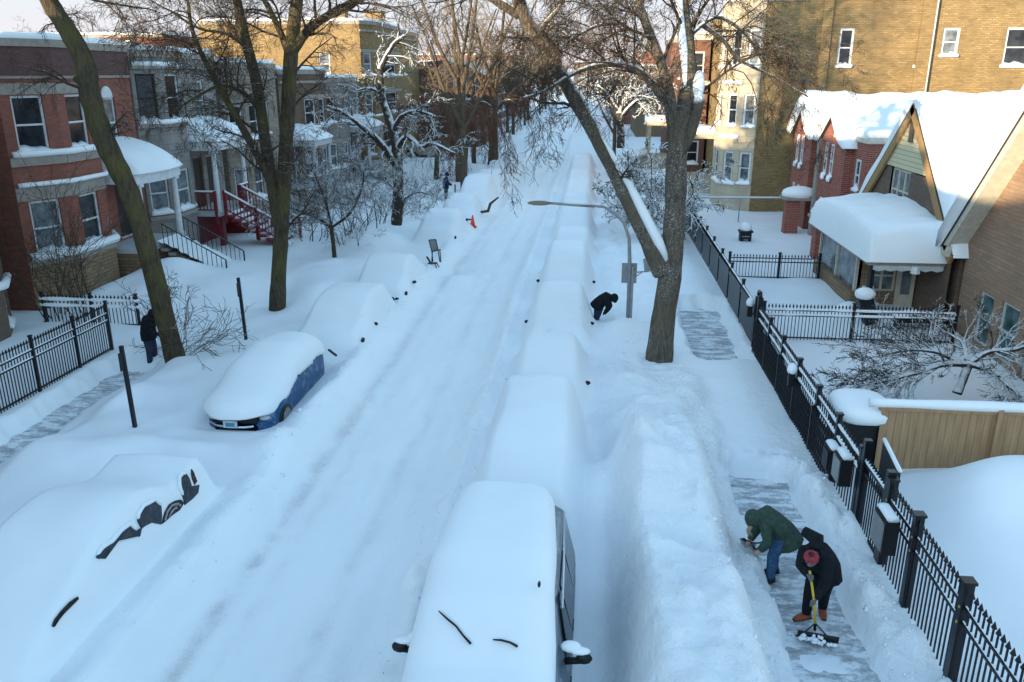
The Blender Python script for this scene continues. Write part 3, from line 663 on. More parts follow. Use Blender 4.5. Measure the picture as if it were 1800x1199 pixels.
def rail_run(st, a, b, h=.9, n=14, post=True):
    a = Vector(a); b = Vector(b); up = Vector((0,0,h)); g = MB()
    g.bar(a+up, b+up, .07, .06); g.bar(a+Vector((0,0,.12)), b+Vector((0,0,.12)), .05, .06)
    for i in range(n): p = a.lerp(b, (i+.5)/n); g.bar(p+Vector((0,0,.12)), p+up, .035)
    for p in (a, b): g.bar(p-Vector((0,0,.5)), p+up+Vector((0,0,.08)), .11)
    g.build('handrail', M['wood_red'], st)
    s = MB(); s.tube(subdiv(a+up+Vector((0,0,.055)), b+up+Vector((0,0,.055)), 10), .05, 6); s.build('rail_snow', M['snow'], st, True)
for yy in (36.3, 38.2): rail_run(st, (-16.6, yy, 2.0), (-15.2, yy, 1.25), n=9); rail_run(st, (-15.15, yy, 1.2), (-13.85, yy, .5), n=9)
rail_run(r, (-16.75, 38.3, 2.0), (-16.75, 39.4, 2.0), n=7)
rail_run(r, (-18.2, 36.0, 2.0), (-16.9, 36.0, 2.0), n=8)
# --- further row houses on the left (front line -18), each its own house
def rowhouse(y0, y1, z1, mt, label, bay=True, flip=False, porchm=None, seed=0, x=-18.3, name='row_house', depth=12, gable=False, winy=None):
    rr = random.Random(seed); r = empty(name, (x-4, (y0+y1)/2, 0), label, 'house', 'row houses lining the left side of the street')
    W = y1-y0; bw = W*.52; b0, b1 = (y0+.1, y0+.1+bw) if not flip else (y1-.1-bw, y1-.1)
    ft = [(x-depth, y0), (x, y0)]; h = {}
    if not flip: ft = [(x-depth, y0), (x, y0), (x+.75, y0+1.0), (x+.75, y0+bw-.9), (x, y0+bw), (x, y1), (x-depth, y1)]; bi = 1; fi = 4
    else: ft = [(x-depth, y0), (x, y0), (x, y1-bw), (x+.75, y1-bw+.9), (x+.75, y1-1.0), (x, y1), (x-depth, y1)]; bi = 2; fi = 1
    fl = [(1.7, 3.4)]+[(1.7+3.1*k, 3.4+3.1*k) for k in range(1, int((z1-2.2)/3.1)+1) if 3.4+3.1*k < z1-.5]
    s = math.hypot(.75, 1)
    for e in (bi, bi+2): h[e] = [((s*.22, s*.82, a, b), WP if rr.random() < .4 else WN) for a, b in fl]
    mw = math.hypot(0, bw-1.9); h[bi+1] = [((mw*.22, mw*.78, a, b), WP if rr.random() < .4 else WN) for a, b in fl]
    fw = W-bw; h[fi] = [((fw*.35, fw*.35+.9, a, b), WP if rr.random() < .5 else WN) for a, b in fl[1:]]+[((fw*.3, fw*.3+1.1, 1.6, 3.9), dict(frame=M['whitegrey'], pane=M['door_dark'], snow=False, rail=False))]
    if winy: h[0] = [((depth-3.4, depth-2.5, a, b), WP) for a, b in fl[1:]]
    poly_building(r, ft, 0, z1, mt, h, cap=.22)
    bands(r, ft, [(bi, bi+3, a-.2, a-.06, .07) for a, b in fl]+[(bi, bi+3, b+.02, b+.25, .03) for a, b in fl]+[(1, 5, z1-.75, z1-.6, .1)])
    for a, b in fl[1:]: snow_strip(r, [(p[0]+.07, p[1], a-.04) for p in subdiv((ft[bi][0], ft[bi][1], a), (ft[bi+1][0], ft[bi+1][1], a), 3)+subdiv((ft[bi+1][0], ft[bi+1][1]+.1, a), (ft[bi+2][0], ft[bi+2][1], a), 4)+subdiv((ft[bi+2][0], ft[bi+2][1]+.05, a), (ft[bi+3][0], ft[bi+3][1], a), 3)], .18, .13)
    py0, py1 = (y0+bw+.1, y1-.1) if not flip else (y0+.1, y1-bw-.1)
    if porchm: porch(r, x, x+1.9, py0, py1, 1.5, 3.9, porchm, [(x+1.75, py0+.25), (x+1.75, py1-.25)], .8, .1, .3)
    g = stairs(x+(1.9 if porchm else 0), x+4.2, py0+.4, py1-.4, 1.5, .3, 8, None); g.build('steps', M['stonetrim'], r)
    g = MB(); g.box(x-6.6, x-6.0, (y0+y1)/2-.35, (y0+y1)/2+.35, z1, z1+1.1); ch = g.build('chimney', mt, r)
    g = MB(); g.ell((x-6.3, (y0+y1)/2, z1+1.12), (.34, .38, .12), 10, 6); g.build('chimney_snow', M['snow'], ch, True)
    return r
rowhouse(40.9, 48.3, 8.5, M['stone_beige'], 'beige stone two-storey row house right beyond the red stair', seed=1, porchm=None)
rowhouse(48.7, 56.2, 8.2, M['brick_brown'], 'brown row house behind the twin-trunk tree, second beyond the red stair', flip=True, porchm=M['whitegrey'], seed=2)
rowhouse(56.6, 65.6, 7.7, M['stone_grey'], 'dark greystone row house below the tall golden-sided flats', seed=3, porchm=M['whitegrey'])
t = rowhouse(67, 89.5, 11.9, M['brick_yellow'], 'three-storey brick flats with sunlit golden side wall above the left row houses', seed=4, name='apartment_building', depth=13, winy=True)
for q in ((-19.9, -18.5, 75, 76.5, 11.9, 13.2), (-20.3, -19.5, 67.4, 68.4, 11.9, 13.0)): g = MB(); g.box(*q); g.build('chimney', M['brick_yellow'], t)
# red gabled house set forward
r = empty('brick_house', (-15.5, 94, 0), 'dark red brick house with snowy low gable and paired white windows, mid left distance', 'house')
hs = [((14.2, 15.3, 5.4, 7.4), WN), ((15.5, 16.6, 5.4, 7.4), WN), ((14.2, 15.3, 2.2, 4.0), WN)]
poly_building(r, [(-29, 90.2), (-12.2, 90.2), (-12.2, 104), (-29, 104)], 0, 8.0, M['brick_brown'], {0: hs, 1: [((.6, 1.5, 5.2, 7.2), WN), ((.6, 1.5, 2, 4), WN)]}, roofsnow=0)
g = MB(); g.prism([(-18.5, 90.1, 8.0), (-11.9, 90.1, 7.9), (-13.0, 90.1, 8.6), (-15.6, 90.1, 9.4), (-18.5, 90.1, 9.2)], (0, 14, 0)); g.build('gable', M['brick_dark'], r, fix=True)
g = MB(); g.prism([(-11.6, 89.9, 7.9), (-11.6, 89.9, 8.15), (-13.0, 89.9, 8.95), (-15.7, 89.9, 9.75), (-15.7, 89.9, 9.42), (-13.0, 89.9, 8.62)], (0, 14.4, 0)); g.build('roof_snow', M['snow'], r, fix=True)
for q in ((-15.2, -14.7, 95, 95.6, 9, 10.3), (-13.4, -12.9, 97, 97.5, 8.5, 9.8)): g = MB(); g.box(*q); g.build('chimney', M['brick_dark'], r)
for i, (ya, yb, zz, mt, lb) in enumerate([(106, 116, 8.0, 'brick_brown', 'low brown row house beyond the dark red gabled house'), (118, 130, 9.5, 'brick_brown', 'brown brick row house far up the left side behind bare trees'), (132, 148, 8.5, 'stone_beige', 'pale stone row house far up the left side'), (150, 170, 10, 'brick_brown', 'brown brick flats far up the left side'), (173, 200, 9, 'brick_brown', 'farthest brown brick flats on the left side')]):
    rowhouse(ya, yb, zz, M[mt], lb, seed=10+i, flip=i % 2 == 0, x=-17)
# houses to the left rear that carry the roofscape, and the row behind the viewpoint that shades the street
def block(name, foot, z1, mt, label, cat='house', group=None, z0=0, rs=.25, holes=None):
    r = empty(name, (sum(p[0] for p in foot)/len(foot), sum(p[1] for p in foot)/len(foot), 0), label, cat, group)
    poly_building(r, foot, z0, z1, M[mt], holes, cap=.25, roofsnow=rs); return r
block('rear_building', [(-52, 62), (-36, 62), (-36, 72), (-52, 72)], 9.6, 'brick_golden', 'sunlit golden brick building behind the left row house roofs', 'building')
block('rear_building', [(-60, 86), (-44, 86), (-44, 98), (-60, 98)], 11.8, 'brick_red', 'tall reddish building far behind the left roofs', 'building')
yy = 16.1; rr = random.Random(5)
for k in range(9):
    wd = 7.3; block('row_house', [(-31, yy-wd), (-18.0, yy-wd), (-18.0, yy-.03), (-31, yy-.03)], (9.3 if k == 0 else 10.5+.5*(k % 3)), ['brick_red', 'brick_brown', 'stone_grey'][k % 3], 'row house on the left side behind the viewpoint', 'house', 'row houses behind the viewpoint')
    yy -= wd
# --- big yellow brick apartment building on the right
r = empty('apartment_building', (18, 60, 0), 'large three-storey yellow brick apartment building with cream stone bay on the right', 'building')
z3, z2, z1_ = (8.35, 10.35), (5.15, 6.95), (1.95, 3.75)
E_ = dict(fw=.12); EP = dict(fw=.12, pane=M['glass_pale'])
x0 = 9.15
def hx(u, v): return PY(u, v, 49).x-x0
S = [((hx(1474, 80), hx(1500, 80), *z3), E_), ((hx(1612, 80), hx(1630, 80), *z3), E_), ((hx(1655, 80), hx(1685, 80), 8.9, 10.35), EP), ((hx(1766, 80), hx(1766, 80)+1.5, *z3), E_),
     ((hx(1462, 200), hx(1490, 200), 5.3, 7.0), EP), ((hx(1640,80)+7, hx(1640,80)+8.2, *z3), E_), ((hx(1640,80)+9.2, hx(1640,80)+10.2, *z3), E_)]
foot = [(9.15, 49), (42, 49), (42, 70), (8.8, 70), (8.8, 54.6), (7.9, 54.0), (7.35, 52.4), (7.5, 50.6), (8.3, 49.35)]
g = MB(); Ps = []
n_ = len(foot)
zt = 11.75
bayw = {4: [], 5: [((.6, 1.4, *z3), E_), ((.6, 1.4, *z2), E_)], 6: [((.45, 1.35, *z3), E_), ((.45, 1.35, *z2), E_), ((.45, 1.35, *z1_), E_)], 7: [((.32, 1.12, *z3), E_), ((.32, 1.12, *z2), E_), ((.32, 1.12, *z1_), EP)], 8: [((.12, .8, *z3), EP), ((.12, .8, *z2), EP), ((.12, .8, *z1_), EP)]}
P0 = wall(g, foot[0], foot[1], 0, zt, [h[0] for h in S]); wall(g, foot[1], foot[2], 0, zt); wall(g, foot[2], foot[3], 0, zt); wall(g, foot[3], foot[4], 0, zt)
g.build('wall', M['brick_yellow'], r)
for h, o in S: window(r, P0, h, **o)
g = MB(); Pb = {}
for i in range(4, 9): Pb[i] = wall(g, foot[i], foot[(i+1) % n_], 0, zt+.15, [h[0] for h in bayw[i]])
g.build('stone_bay', M['stone_cream'], r)
for i in Pb:
    for h, o in bayw[i]: window(r, Pb[i], h, **o)
for z in (4.3, 7.5, 10.9):
    g = MB()
    for i in range(4, 9):
        a = Vector((*foot[i], z)); b = Vector((*foot[(i+1) % n_], z)); d = (b-a).normalized(); n = Vector((d.y, -d.x, 0)); g.prism([a+n*.12, b+n*.12, b-n*.05, a-n*.05], (0, 0, .22+.002*i))
    g.build('stone_band', M['stone_cream'], r)
g = MB(); g.box(9.1, 42.1, 48.93, 49.25, zt, zt+.12); g.box(8.75, 9.0, 49.3, 70, zt, zt+.12); g.build('coping', M['stonetrim'], r)
for xx, ww in ((17.6, .35), (24.5, .8), (12.4, .25)):
    g = MB(); g.box(xx-ww, xx+ww, 48.86, 49.0, 0, zt+.55); g.build('pilaster', M['brick_yellow'], r)
snow_slab(r, foot, zt+.1, .22)
for pts in (subdiv((8.25, 49.3, 7.5), (7.4, 50.6, 7.5), 4), subdiv((8.25, 49.3, 4.52), (7.4, 50.6, 4.52), 4), subdiv((8.25, 49.3, 1.9), (7.4, 50.6, 1.9), 4)): snow_strip(r, pts, .25, .18)
g = MB(); g.tube([(17.95, 48.8, 0), (17.95, 48.8, zt)], .06, 8); g.build('downpipe', M['galv'], r)
# red brick flats with stacked porches beyond it
r = empty('apartment_building', (11, 78, 0), 'red brick three-storey flats with white-trimmed bays beyond the yellow apartment building', 'building')
ff = [(7.0, 66.5), (8.6, 66.5), (8.6, 71), (24, 71), (24, 86), (8.2, 86), (8.2, 82), (6.4, 81), (6.4, 75), (7.0, 74)]
poly_building(r, ff, 0, 10.8, M['brick_maroon'], {0: [((.25, 1.2, 7.6, 9.6), E_), ((.25, 1.2, 4.4, 6.3), E_), ((.25, 1.2, 1.3, 3.1), E_)], 9: [((1, 1.8, 7.6, 9.4), E_), ((2.6, 3.4, 7.6, 9.4), E_), ((1, 1.8, 4.4, 6.2), E_), ((5, 5.8, 4.4, 6.2), E_), ((5, 5.8, 7.6, 9.4), E_)]}, cap=.3)
for z in (4.0, 7.2, 10.4): g = MB(); g.box(6.9, 8.7, 66.35, 66.5, z, z+.3); g.build('stone_band', M['cream'], r)
# entrance porches
def stoop(name, x, y, label, n=1):
    r = empty(name, (x, y, 0), label, 'porch'); 
    g = MB(); g.box(x-1.3, x+1.3, y-1.2, y+1.2, 0, 1.6); g.box(x-1.4, x-1.15, y-1.3, y-1.05, 1.6, 4.0); g.box(x-1.4, x-1.15, y+1.05, y+1.3, 1.6, 4.0); g.build('porch_base', M['stone_cream'], r)
    g = MB(); g.box(x-1.5, x+1.4, y-1.4, y+1.4, 4.0, 4.3); g.build('porch_roof', M['stone_cream'], r)
    snow_slab(r, [(x-1.5, y-1.4), (x+1.4, y-1.4), (x+1.4, y+1.4), (x-1.5, y+1.4)], 4.3, .45)
    g = MB()
    for i in range(7): g.box(x-1.3-.35*(i+1), x-1.3-.35*i, y-.9, y+.9, 0, 1.5-.2*i)
    g.build('steps', M['stonetrim'], r)
    for q in (-1, 1): g = MB(); g.tube([(x-1.3, y+q*.95, 1.9), (x-2.4, y+q*1.0, 1.5), (x-3.8, y+q*1.0, .7)], [.22, .25, .2], 8); g.build('step_snow', M['snow'], r, True)
    return r
stoop('stone_porch', 7.2, 57.2, 'stone entrance porch heaped with snow beside the cream bay')
stoop('stone_porch', 5.9, 71.5, 'snowy stone porch before the far red flats')
r = block('apartment_building', [(5.4, 108), (30, 108), (30, 125), (5.4, 125)], 8.9, 'brick_golden', 'golden brick building with red upper band far up the right side', 'building', holes={0: [((1, 2, 2, 3.8), E_), ((1, 2, 5.2, 7), E_)]})
g = MB(); g.box(5.2, 30, 112, 124.8, 8.9, 10.6); g.build('upper_storey', M['brick_red2'], r)
block('apartment_building', [(4.6, 135), (30, 135), (30, 160), (4.6, 160)], 9.5, 'brick_red', 'reddish flats beyond the golden brick building on the right', 'building')
block('apartment_building', [(5, 170), (30, 170), (30, 230), (5, 230)], 9.0, 'brick_brown', 'brown flats farthest up the right side', 'building')
block('distant_building', [(-10, 420), (26, 420), (26, 440), (-10, 440)], 13.5, 'brick_brown', 'long brown building closing the far end of the street', 'building')
block('distant_building', [(-90, 330), (-30, 330), (-30, 350), (-90, 350)], 15, 'brick_red', 'distant reddish building beyond the left treetops', 'building')
# --- red twin-gabled house
def steep_roof(r, x0, x1, yc, hw, ze, za, t=.45, over=.3, snowm='snow', parapet=None, cov=1.0, name='roof', lip=.18):
    """gable roof, ridge along x; boards below, snow above"""
    g = MB()
    for s in (-1, 1):
        a = Vector((x0, yc, za)); b = Vector((x0, yc+s*(hw+over), ze-over*(za-ze)/hw)); n = Vector((0, s*(za-ze), hw)).normalized()
        g.prism([a, b, b+n*.1, a+n*.1], (x1-x0, 0, 0))
    rf = g.build(name, M['roofing'], r, fix=True)
    s_ = MB(); nx = int((x1-x0)/.3)+1; prof = []
    K = 26
    for i in range(nx+1):
        x = x0-.12*(lip > .1)+(x1-x0+.12*(lip > .1))*i/nx; row = []
        for j in range(K+1):
            q = -1+2*j/K; s = 1 if q > 0 else -1; aq = abs(q); y = yc+q*(hw+over+.1); zz = za+.1-(aq*(hw+over+.1))*(za-ze)/hw
            ed = min(1, (1-aq)/.09); fr = min(1, (x-x0+.14)/.35); th = t*(ed**.5)*(fr**.5)*(1-.25*aq)*(1+.6*float(vn(x, y*1.3, 1.5, 12))+.35*float(vn(x, y, .6, 13)))
            if aq < .14: zz -= (.14-aq)**2/.14*.5*(hw)*(za-ze)/hw*1.0
            row.append((x-lip*(fr < 1)*ed, y, zz+th*1.25))
        prof.append(row)
    for row in prof: s_.v += row
    for i in range(nx):
        for j in range(K): a = i*(K+1)+j; s_.f.append((a, a+K+1, a+K+2, a+1)); s_.m.append(0)
    b = len(s_.v)
    for j in range(K+1):   # front lip folding back to the boards
        q = -1+2*j/K; y = yc+q*(hw+over); zz = za+.02-abs(q)*(hw+over)*(za-ze)/hw; s_.v.append((x0+.02, y, zz))
    for j in range(K): s_.f.append((b+j, j, j+1, b+j+1)); s_.m.append(0)
    s_.build('roof_snow', M[snowm], rf, True, False)
    return rf
def gable_wall(g, x, yc, hw, z0, ze, za, holes, t=.14):
    P = wall(g, (x, yc+hw), (x, yc-hw), z0, ze, [h for h in holes if h[3] <= ze], t)
    g.add([(x, yc+hw, ze), (x, yc-hw, ze), (x, yc, za)], [(0, 1, 2)]); return P
r = empty('brick_house', (14, 39, 0), 'red brick twin house with two snowy tudor gables in front of the yellow building', 'house')
xf = 10.8
for yc, hw, za, lb in ((44.9, 1.85, 6.6, 0), (39.2, 1.95, 6.45, 1)):
    g = MB(); hs = [(.75, 1.2, 3.5, 5.0), (1.75, 2.2, 3.5, 5.0), (.75, 1.2, .9, 2.5), (1.75, 2.2, .9, 2.5)]
    P = gable_wall(g, xf, yc, hw, 0, 5.15, za-.05, hs, .05); wall(g, (xf+14, yc-hw), (xf, yc-hw), 0, 5.15) if False else None
    g.box(xf+.01, xf+14, yc-hw+.001, yc+hw-.001, 0, 5.1); g.build('wall', M['brick_red2'], r)
    for h in hs: window(r, P, h, snow=True, fw=.09, depth=.05)
    g = MB(); g.box(xf-.02, xf+.03, yc-.1, yc+.1, 5.3, 6.0); g.build('attic_slit', M['cream'], r)
    steep_roof(r, xf-.15, xf+14, yc, hw+.05, 5.1, za, .42, .22)
    # lower wing to the near side
    y0, y1 = yc-hw-1.75, yc-hw; g = MB(); Pw = wall(g, (xf+.35, y1), (xf+.35, y0), 0, 5.3, [(.55, 1.15, 3.3, 4.6)], .05); Pn = wall(g, (xf+.35, y0), (xf+14, y0), 0, 5.3, [(1.2, 2.0, 3.2, 4.7)] if lb else []); g.build('wing_wall', M['brick_red2'], r)
    window(r, Pw, (.55, 1.15, 3.3, 4.6), fw=.09, depth=.05)
    if lb: window(r, Pn, (1.2, 2.0, 3.2, 4.7))
    g = MB(); g.box(xf+.28, xf+6, y0-.05, y1, 5.3, 5.55); g.build('parapet', M['cream'], r)
    snow_slab(r, [(xf+.3, y0), (xf+14, y0), (xf+14, y1), (xf+.3, y1)], 5.5, .35)
    g = MB(); g.box(xf-1.2, xf-.55, y0+.5, y0+1.1, 0, 2.1); g.build('entry_pier', M['brick_red2'], r)
    g = MB(); g.box(xf-1.35, xf+.34, y0+.3, y1-.2, 2.1, 2.22); hd = g.build('entry_hood', M['stonetrim'], r)
    g = MB(); g.ell((xf-.55, (y0+y1)/2+.05, 2.38), (.86, .72, .36), 14, 8); g.build('hood_snow', M['snow'], hd, True)
    for k in range(2): g = MB(); g.ell((xf-.08, yc+hw-.98-1.0*k, 3.44), (.10, .27, .13), 9, 6); g.build('sill_snow', M['snow'], r, True)
g = MB(); g.box(xf-.1, xf+.3, 41.2, 41.6, 0, 5.4); g.build('chimney', M['stonetrim'], r)
# --- gabled brick house with porch (ochre rake, cream siding)
r = empty('brick_house', (16, 30, 0), 'brick house with cream-sided steep gable under thick sunlit snow and a snow-heaped porch', 'house')
xf = 11.0; yc = 30.4; hw = 4.6; ze, za = 3.0, 7.0
g = MB(); hs = [(3.0, 4.9, 3.25, 4.75), (2.2, 4.0, .9, 2.1)]
def clipgable(g, x, yc, hw, ze, za, z0, z1, holes=()):
    """part of the gable wall between heights z0 and z1"""
    sl = hw/(za-ze)
    def w(z): return hw if z <= ze else max(0, (za-z)*sl)
    zs = sorted({z0, z1, *[h[2] for h in holes], *[h[3] for h in holes], *( [ze] if z0 < ze < z1 else [])})
    for a, b in zip(zs, zs[1:]):
        cur = [h for h in holes if h[2] < (a+b)/2 < h[3]]
        L0, L1 = yc+w(a), yc+w(b); R0, R1 = yc-w(a), yc-w(b)
        if not cur: g.quad((x, L0, a), (x, R0, a), (x, R1, b), (x, L1, b)) if w(b) > 0 else g.add([(x, L0, a), (x, R0, a), (x, yc, b)], [(0,1,2)])
        else:
            ya = yc+hw-cur[0][0]; yb = yc+hw-cur[0][1]; g.quad((x, L0, a), (x, ya, a), (x, ya, b), (x, L1, b)); g.quad((x, yb, a), (x, R0, a), (x, R1, b), (x, yb, b))
P = lambda u, z, d=0: (xf+d, yc+hw-u, z)
clipgable(g, xf, yc, hw, ze, za, 0, 4.75, hs); g.box(xf+.25, xf+16, yc-hw+.02, yc+hw-.02, 0, ze); g.build('wall', M['stone_rubble'] if False else M['brick_brown'], r)
window(r, P, hs[0], frame=M['cream'], mull=2, pane=M['glass_pale']); window(r, P, hs[1], frame=M['cream'], mull=1, pane=M['glass_pale'], snow=False)
g = MB(); clipgable(g, xf-.06, yc, hw, ze, za, 4.8, za); g.quad((xf-.06, yc+2.2, 4.8), (xf-.06, yc-2.2, 4.8), (xf, yc-2.2, 4.8), (xf, yc+2.2, 4.8)); g.build('gable_siding', M['siding'], r)
g = MB(); g.box(xf-.1, xf-.05, yc-.22, yc+.16, 5.75, 6.5); g.build('attic_vent', M['wood_brown'], r)
g = MB()
for s in (-1, 1):
    a = Vector((xf-.16, yc, za+.05)); b = Vector((xf-.16, yc+s*(hw+.3), ze-.25)); n = Vector((0, s*(za-ze), hw)).normalized(); g.prism([a, b, b-n*.34, a-n*.34], (.10, 0, 0))
g.build('rake_board', M['rake_wood'], r, fix=True)
steep_roof(r, xf-.14, xf+16, yc, hw, ze, za, .5, .3, 'snow', lip=.03)
# porch
g = MB(); rz0, rz1 = 2.45, 3.0; x0p, x1p, y0p, y1p = 8.7, 11.0, 26.2, 33.4
g.box(x0p, x1p, y0p, y1p, rz0-.14, rz0); pr = g.build('porch_roof', M['stonetrim'], r)
g = MB(); k = 12; pts = [(x0p+.15, y0p+.02, rz0-.14)]+[(x0p+.15+(x1p-x0p-.2)*i/k, y0p+.02, rz0-.27-.05*(i % 2)) for i in range(k+1)]+[(x1p-.05, y0p+.02, rz0-.14)]
g.prism(pts, (0, -.05, 0)); g.build('ice_fringe', M['whitegrey'], pr, fix=True)
s_ = MB(); nx, ny = 26, 44
for i in range(nx+1):
    for j in range(ny+1):
        u = i/nx; v = j/ny; x = x0p-.12+(x1p-x0p+.12)*u; y = y0p-.12+(y1p-y0p+.24)*v
        e = min(min(u*(x1p-x0p), min(v, 1-v)*(y1p-y0p))/.28, 1); h = (1-(1-e)**2.2)
        s_.v.append((x, y, rz0+h*(.95+.28*u+.22*math.exp(-((v-.55)/.25)**2)+.14*float(vn(x, y, 1.4, 9))+.07*float(vn(x, y, .5, 19)))-(1-h)*.02))
for i in range(nx):
    for j in range(ny): a = i*(ny+1)+j; s_.f.append((a, a+ny+1, a+ny+2, a+1)); s_.m.append(0)
s_.build('roof_snow', M['snow_cap'], pr, True)
g = MB(); g.box(8.9, 9.15, 28.2, 33.2, 0, .95); g.box(9.15, 10.99, 33.0, 33.2, 0, 2.3); g.build('porch_wall', M['stone_rubble'], r)
g = MB(); g.box(9.0, 9.1, 28.3, 28.4, .95, 2.3); g.box(9.0, 9.1, 30.6, 30.7, .95, 2.3); g.box(9.0, 9.1, 32.9, 33, .95, 2.3); g.box(9.0, 9.1, 28.4, 32.9, 2.2, 2.3); g.build('porch_frame', M['cream'], r)
g = MB(); g.quad((9.06, 28.4, .95), (9.06, 32.9, .95), (9.06, 32.9, 2.2), (9.06, 28.4, 2.2)); g.build('porch_screen', M['glass_pale'], r)
g = MB(); g.box(8.85, 8.97, 26.35, 26.47, .4, 2.3); g.box(8.98, 9.1, 26.9, 27.0, .4, 2.3); g.build('porch_post', M['iron'], r)
Pf = lambda u, z, d=0: (9.9+u, 28.3+d, z)
g = MB(); wall(g, (9.2, 28.3), (10.99, 28.3), .4, 2.3, [(.25, 1.15, .95, 2.05)]); g.build('porch_front', M['stone_rubble'], r)
Pq = wall(MB(), (9.2, 28.3), (10.99, 28.3), .4, 2.3, [(.25, 1.15, .95, 2.05)]); window(r, Pq, (.25, 1.15, .95, 2.05), frame=M['cream'], mull=1, pane=M['glass_pale'], snow=False)
g = MB(); g.box(10.35, 10.95, 28.2, 28.26, .45, 2.25); dr = g.build('door', M['cream'], r); g = MB(); g.box(10.5, 10.8, 28.17, 28.195, .9, 2.1); g.build('door_pane', M['glass_pale'], dr)
g = MB(); g.tube([(10.1, 26.12, 2.32), (10.1, 26.12, 2.1)], [.12, .15], 8); g.build('lamp_fixture', M['white'], pr)
# --- near brick house at the right edge
r = empty('brick_house', (17, 20, 0), 'tan brick gabled house cut by the right edge with cream eave', 'house')
xf = 11.3; yc = 20.6; hw = 5.0; ze, za = 3.5, 9.3
g = MB(); hs2 = [(1.25, 2.15, .55, 2.05), (2.6, 3.6, .5, 2.1), (4.1, 5.0, .5, 2.1), (3.5, 4.4, 4.2, 5.6)]
clipgable(g, xf, yc, hw, ze, za, 0, za, []) if False else None
for z0, z1, hh in ((0, 3.4, hs2[:3]), (3.4, za, hs2[3:])):
    if hh is hs2[:3] or z0 == 0:
        Pn = wall(g, (xf, yc+hw), (xf, yc-hw), 0, 3.4, hs2[:3])
    else: clipgable(g, xf, yc, hw, ze, za, 3.4, za, hh)
g.box(xf+.25, xf+16, yc-hw+.02, yc+hw-.02, 0, ze); g.build('wall', M['brick_tan'], r)
wm = glass_mat('green_glass', (.05,.10,.10), .15)
for h in hs2: window(r, lambda u, z, d=0: (xf+d, yc+hw-u, z), h, frame=M['whitegrey'], pane=wm, snow=h[2] > 3)
g = MB()
for s in (-1, 1):
    a = Vector((xf-.55, yc, za)); b = Vector((xf-.55, yc+s*(hw+.45), ze-.5)); n = Vector((0, s*(za-ze), hw)).normalized(); g.prism([a, b, b-n*.22, a-n*.22], (.6, 0, 0))
g.box(xf-.55, xf+.2, yc+hw+.0, yc+hw+.5, ze-.75, ze-.45); g.build('rake_board', M['cream'], r, fix=True)
steep_roof(r, xf-.6, xf+16, yc, hw, ze, za, .32, .45, 'snow')
# ------------------------------------------------------------ fences
def picket_run(g, a, b, zb, zt, sp=.115, w=.02, spear=True, base=True):
    a = Vector(a); b = Vector(b); n = max(1, int((b-a).length/sp))
    for i in range(n):
        p = a.lerp(b, (i+.5)/n); g.obox((p.x, p.y, (zb+zt)/2), (w/2,0,0), (0,w/2,0), (0,0,(zt-zb)/2))
        if spear: g.add([(p.x-w*1.3, p.y-w*1.3, zt), (p.x+w*1.3, p.y-w*1.3, zt), (p.x+w*1.3, p.y+w*1.3, zt), (p.x-w*1.3, p.y+w*1.3, zt), (p.x, p.y, zt+.10), (p.x, p.y, zt-.03)], [(0,1,4),(1,2,4),(2,3,4),(3,0,4),(1,0,5),(2,1,5),(3,2,5),(0,3,5)])
def iron_fence(name, label, a, b, posts, zt=1.8, zb=.3, rails=(.45, 1.45, 1.62), pw=.1, sp=.115, snowr=.025, spear=True, double=False, pickw=.02, brass=False, posth=None):
    a = Vector((*a, 0)); b = Vector((*b, 0)); c = (a+b)/2; r = empty(name, (c.x, c.y, 0), label, 'fence')
    d = (b-a).normalized(); n = Vector((d.y, -d.x, 0))
    g = MB(); picket_run(g, a, b, zb, zt, sp, pickw, spear); g.build('pickets', M['iron'], r)
    g = MB(); s = MB()
    for z in rails:
        g.bar(a+Vector((0,0,z)), b+Vector((0,0,z)), .045, .035)
        if z > 1 and snowr:
            k = max(2, int((b-a).length/.25)); pp = subdiv(a+Vector((0,0,z+.03)), b+Vector((0,0,z+.03)), k)
            s.tube(pp, [snowr*(1+.7*float(vn(p.x*2, p.y*2, .6, 3))) for p in pp], 6)
    g.build('rails', M['iron'], r)
    if s.v: s.build('rail_snow', M['snow'], r, True)
    for t in posts:
        p = a+d*t; g = MB(); h = (posth or zt+.12); g.box(p.x-pw/2, p.x+pw/2, p.y-pw/2, p.y+pw/2, -.1, h); g.box(p.x-pw*.65, p.x+pw*.65, p.y-pw*.65, p.y+pw*.65, h, h+.04)
        po = g.build('post', M['iron'], r)
        if brass:
            g = MB()
            for z in rails[1:]: g.ell((p.x-pw*.55, p.y-.03, z), (.015, .022, .022), 6, 5)
            g.build('brass_cap', M['gold'], po)
    return r
FXn = 4.85
iron_fence('iron_fence', 'black spear-topped iron fence nearest the camera at lower right', (FXn, 5.0), (FXn, 12.2), [.9, 2.75, 4.4, 6.05, 7.15], zt=1.82, rails=(.35, 1.38, 1.60), brass=True, snowr=.012, pw=.125, pickw=.02)
iron_fence('iron_fence', 'black iron fence panels between the open gate and the tall gate post', (FXn-.02, 13.5), (FXn, 23.0), [.05, 1.5, 3.0, 4.7, 6.4, 8.0], zt=1.72, rails=(.35, 1.38, 1.62), snowr=.035, pw=.09, sp=.15, pickw=.02)
r = iron_fence('iron_fence', 'long screened black fence running up the right walk beyond the tall gate post', (FXn, 23.5), (5.05, 44), [0, 2.4, 4.8, 7.2, 9.6, 12, 14.4, 16.8, 19.2], zt=1.7, rails=(.5, 1.35, 1.62), snowr=.04, pw=.09, sp=.11, spear=False)
g = MB()
for k in range(8): g.box(FXn-.05+.01*k*0, FXn-.035, 23.6+2.4*k, 25.75+2.4*k, .55, 1.6)
g.build('screen', M['iron'], r)
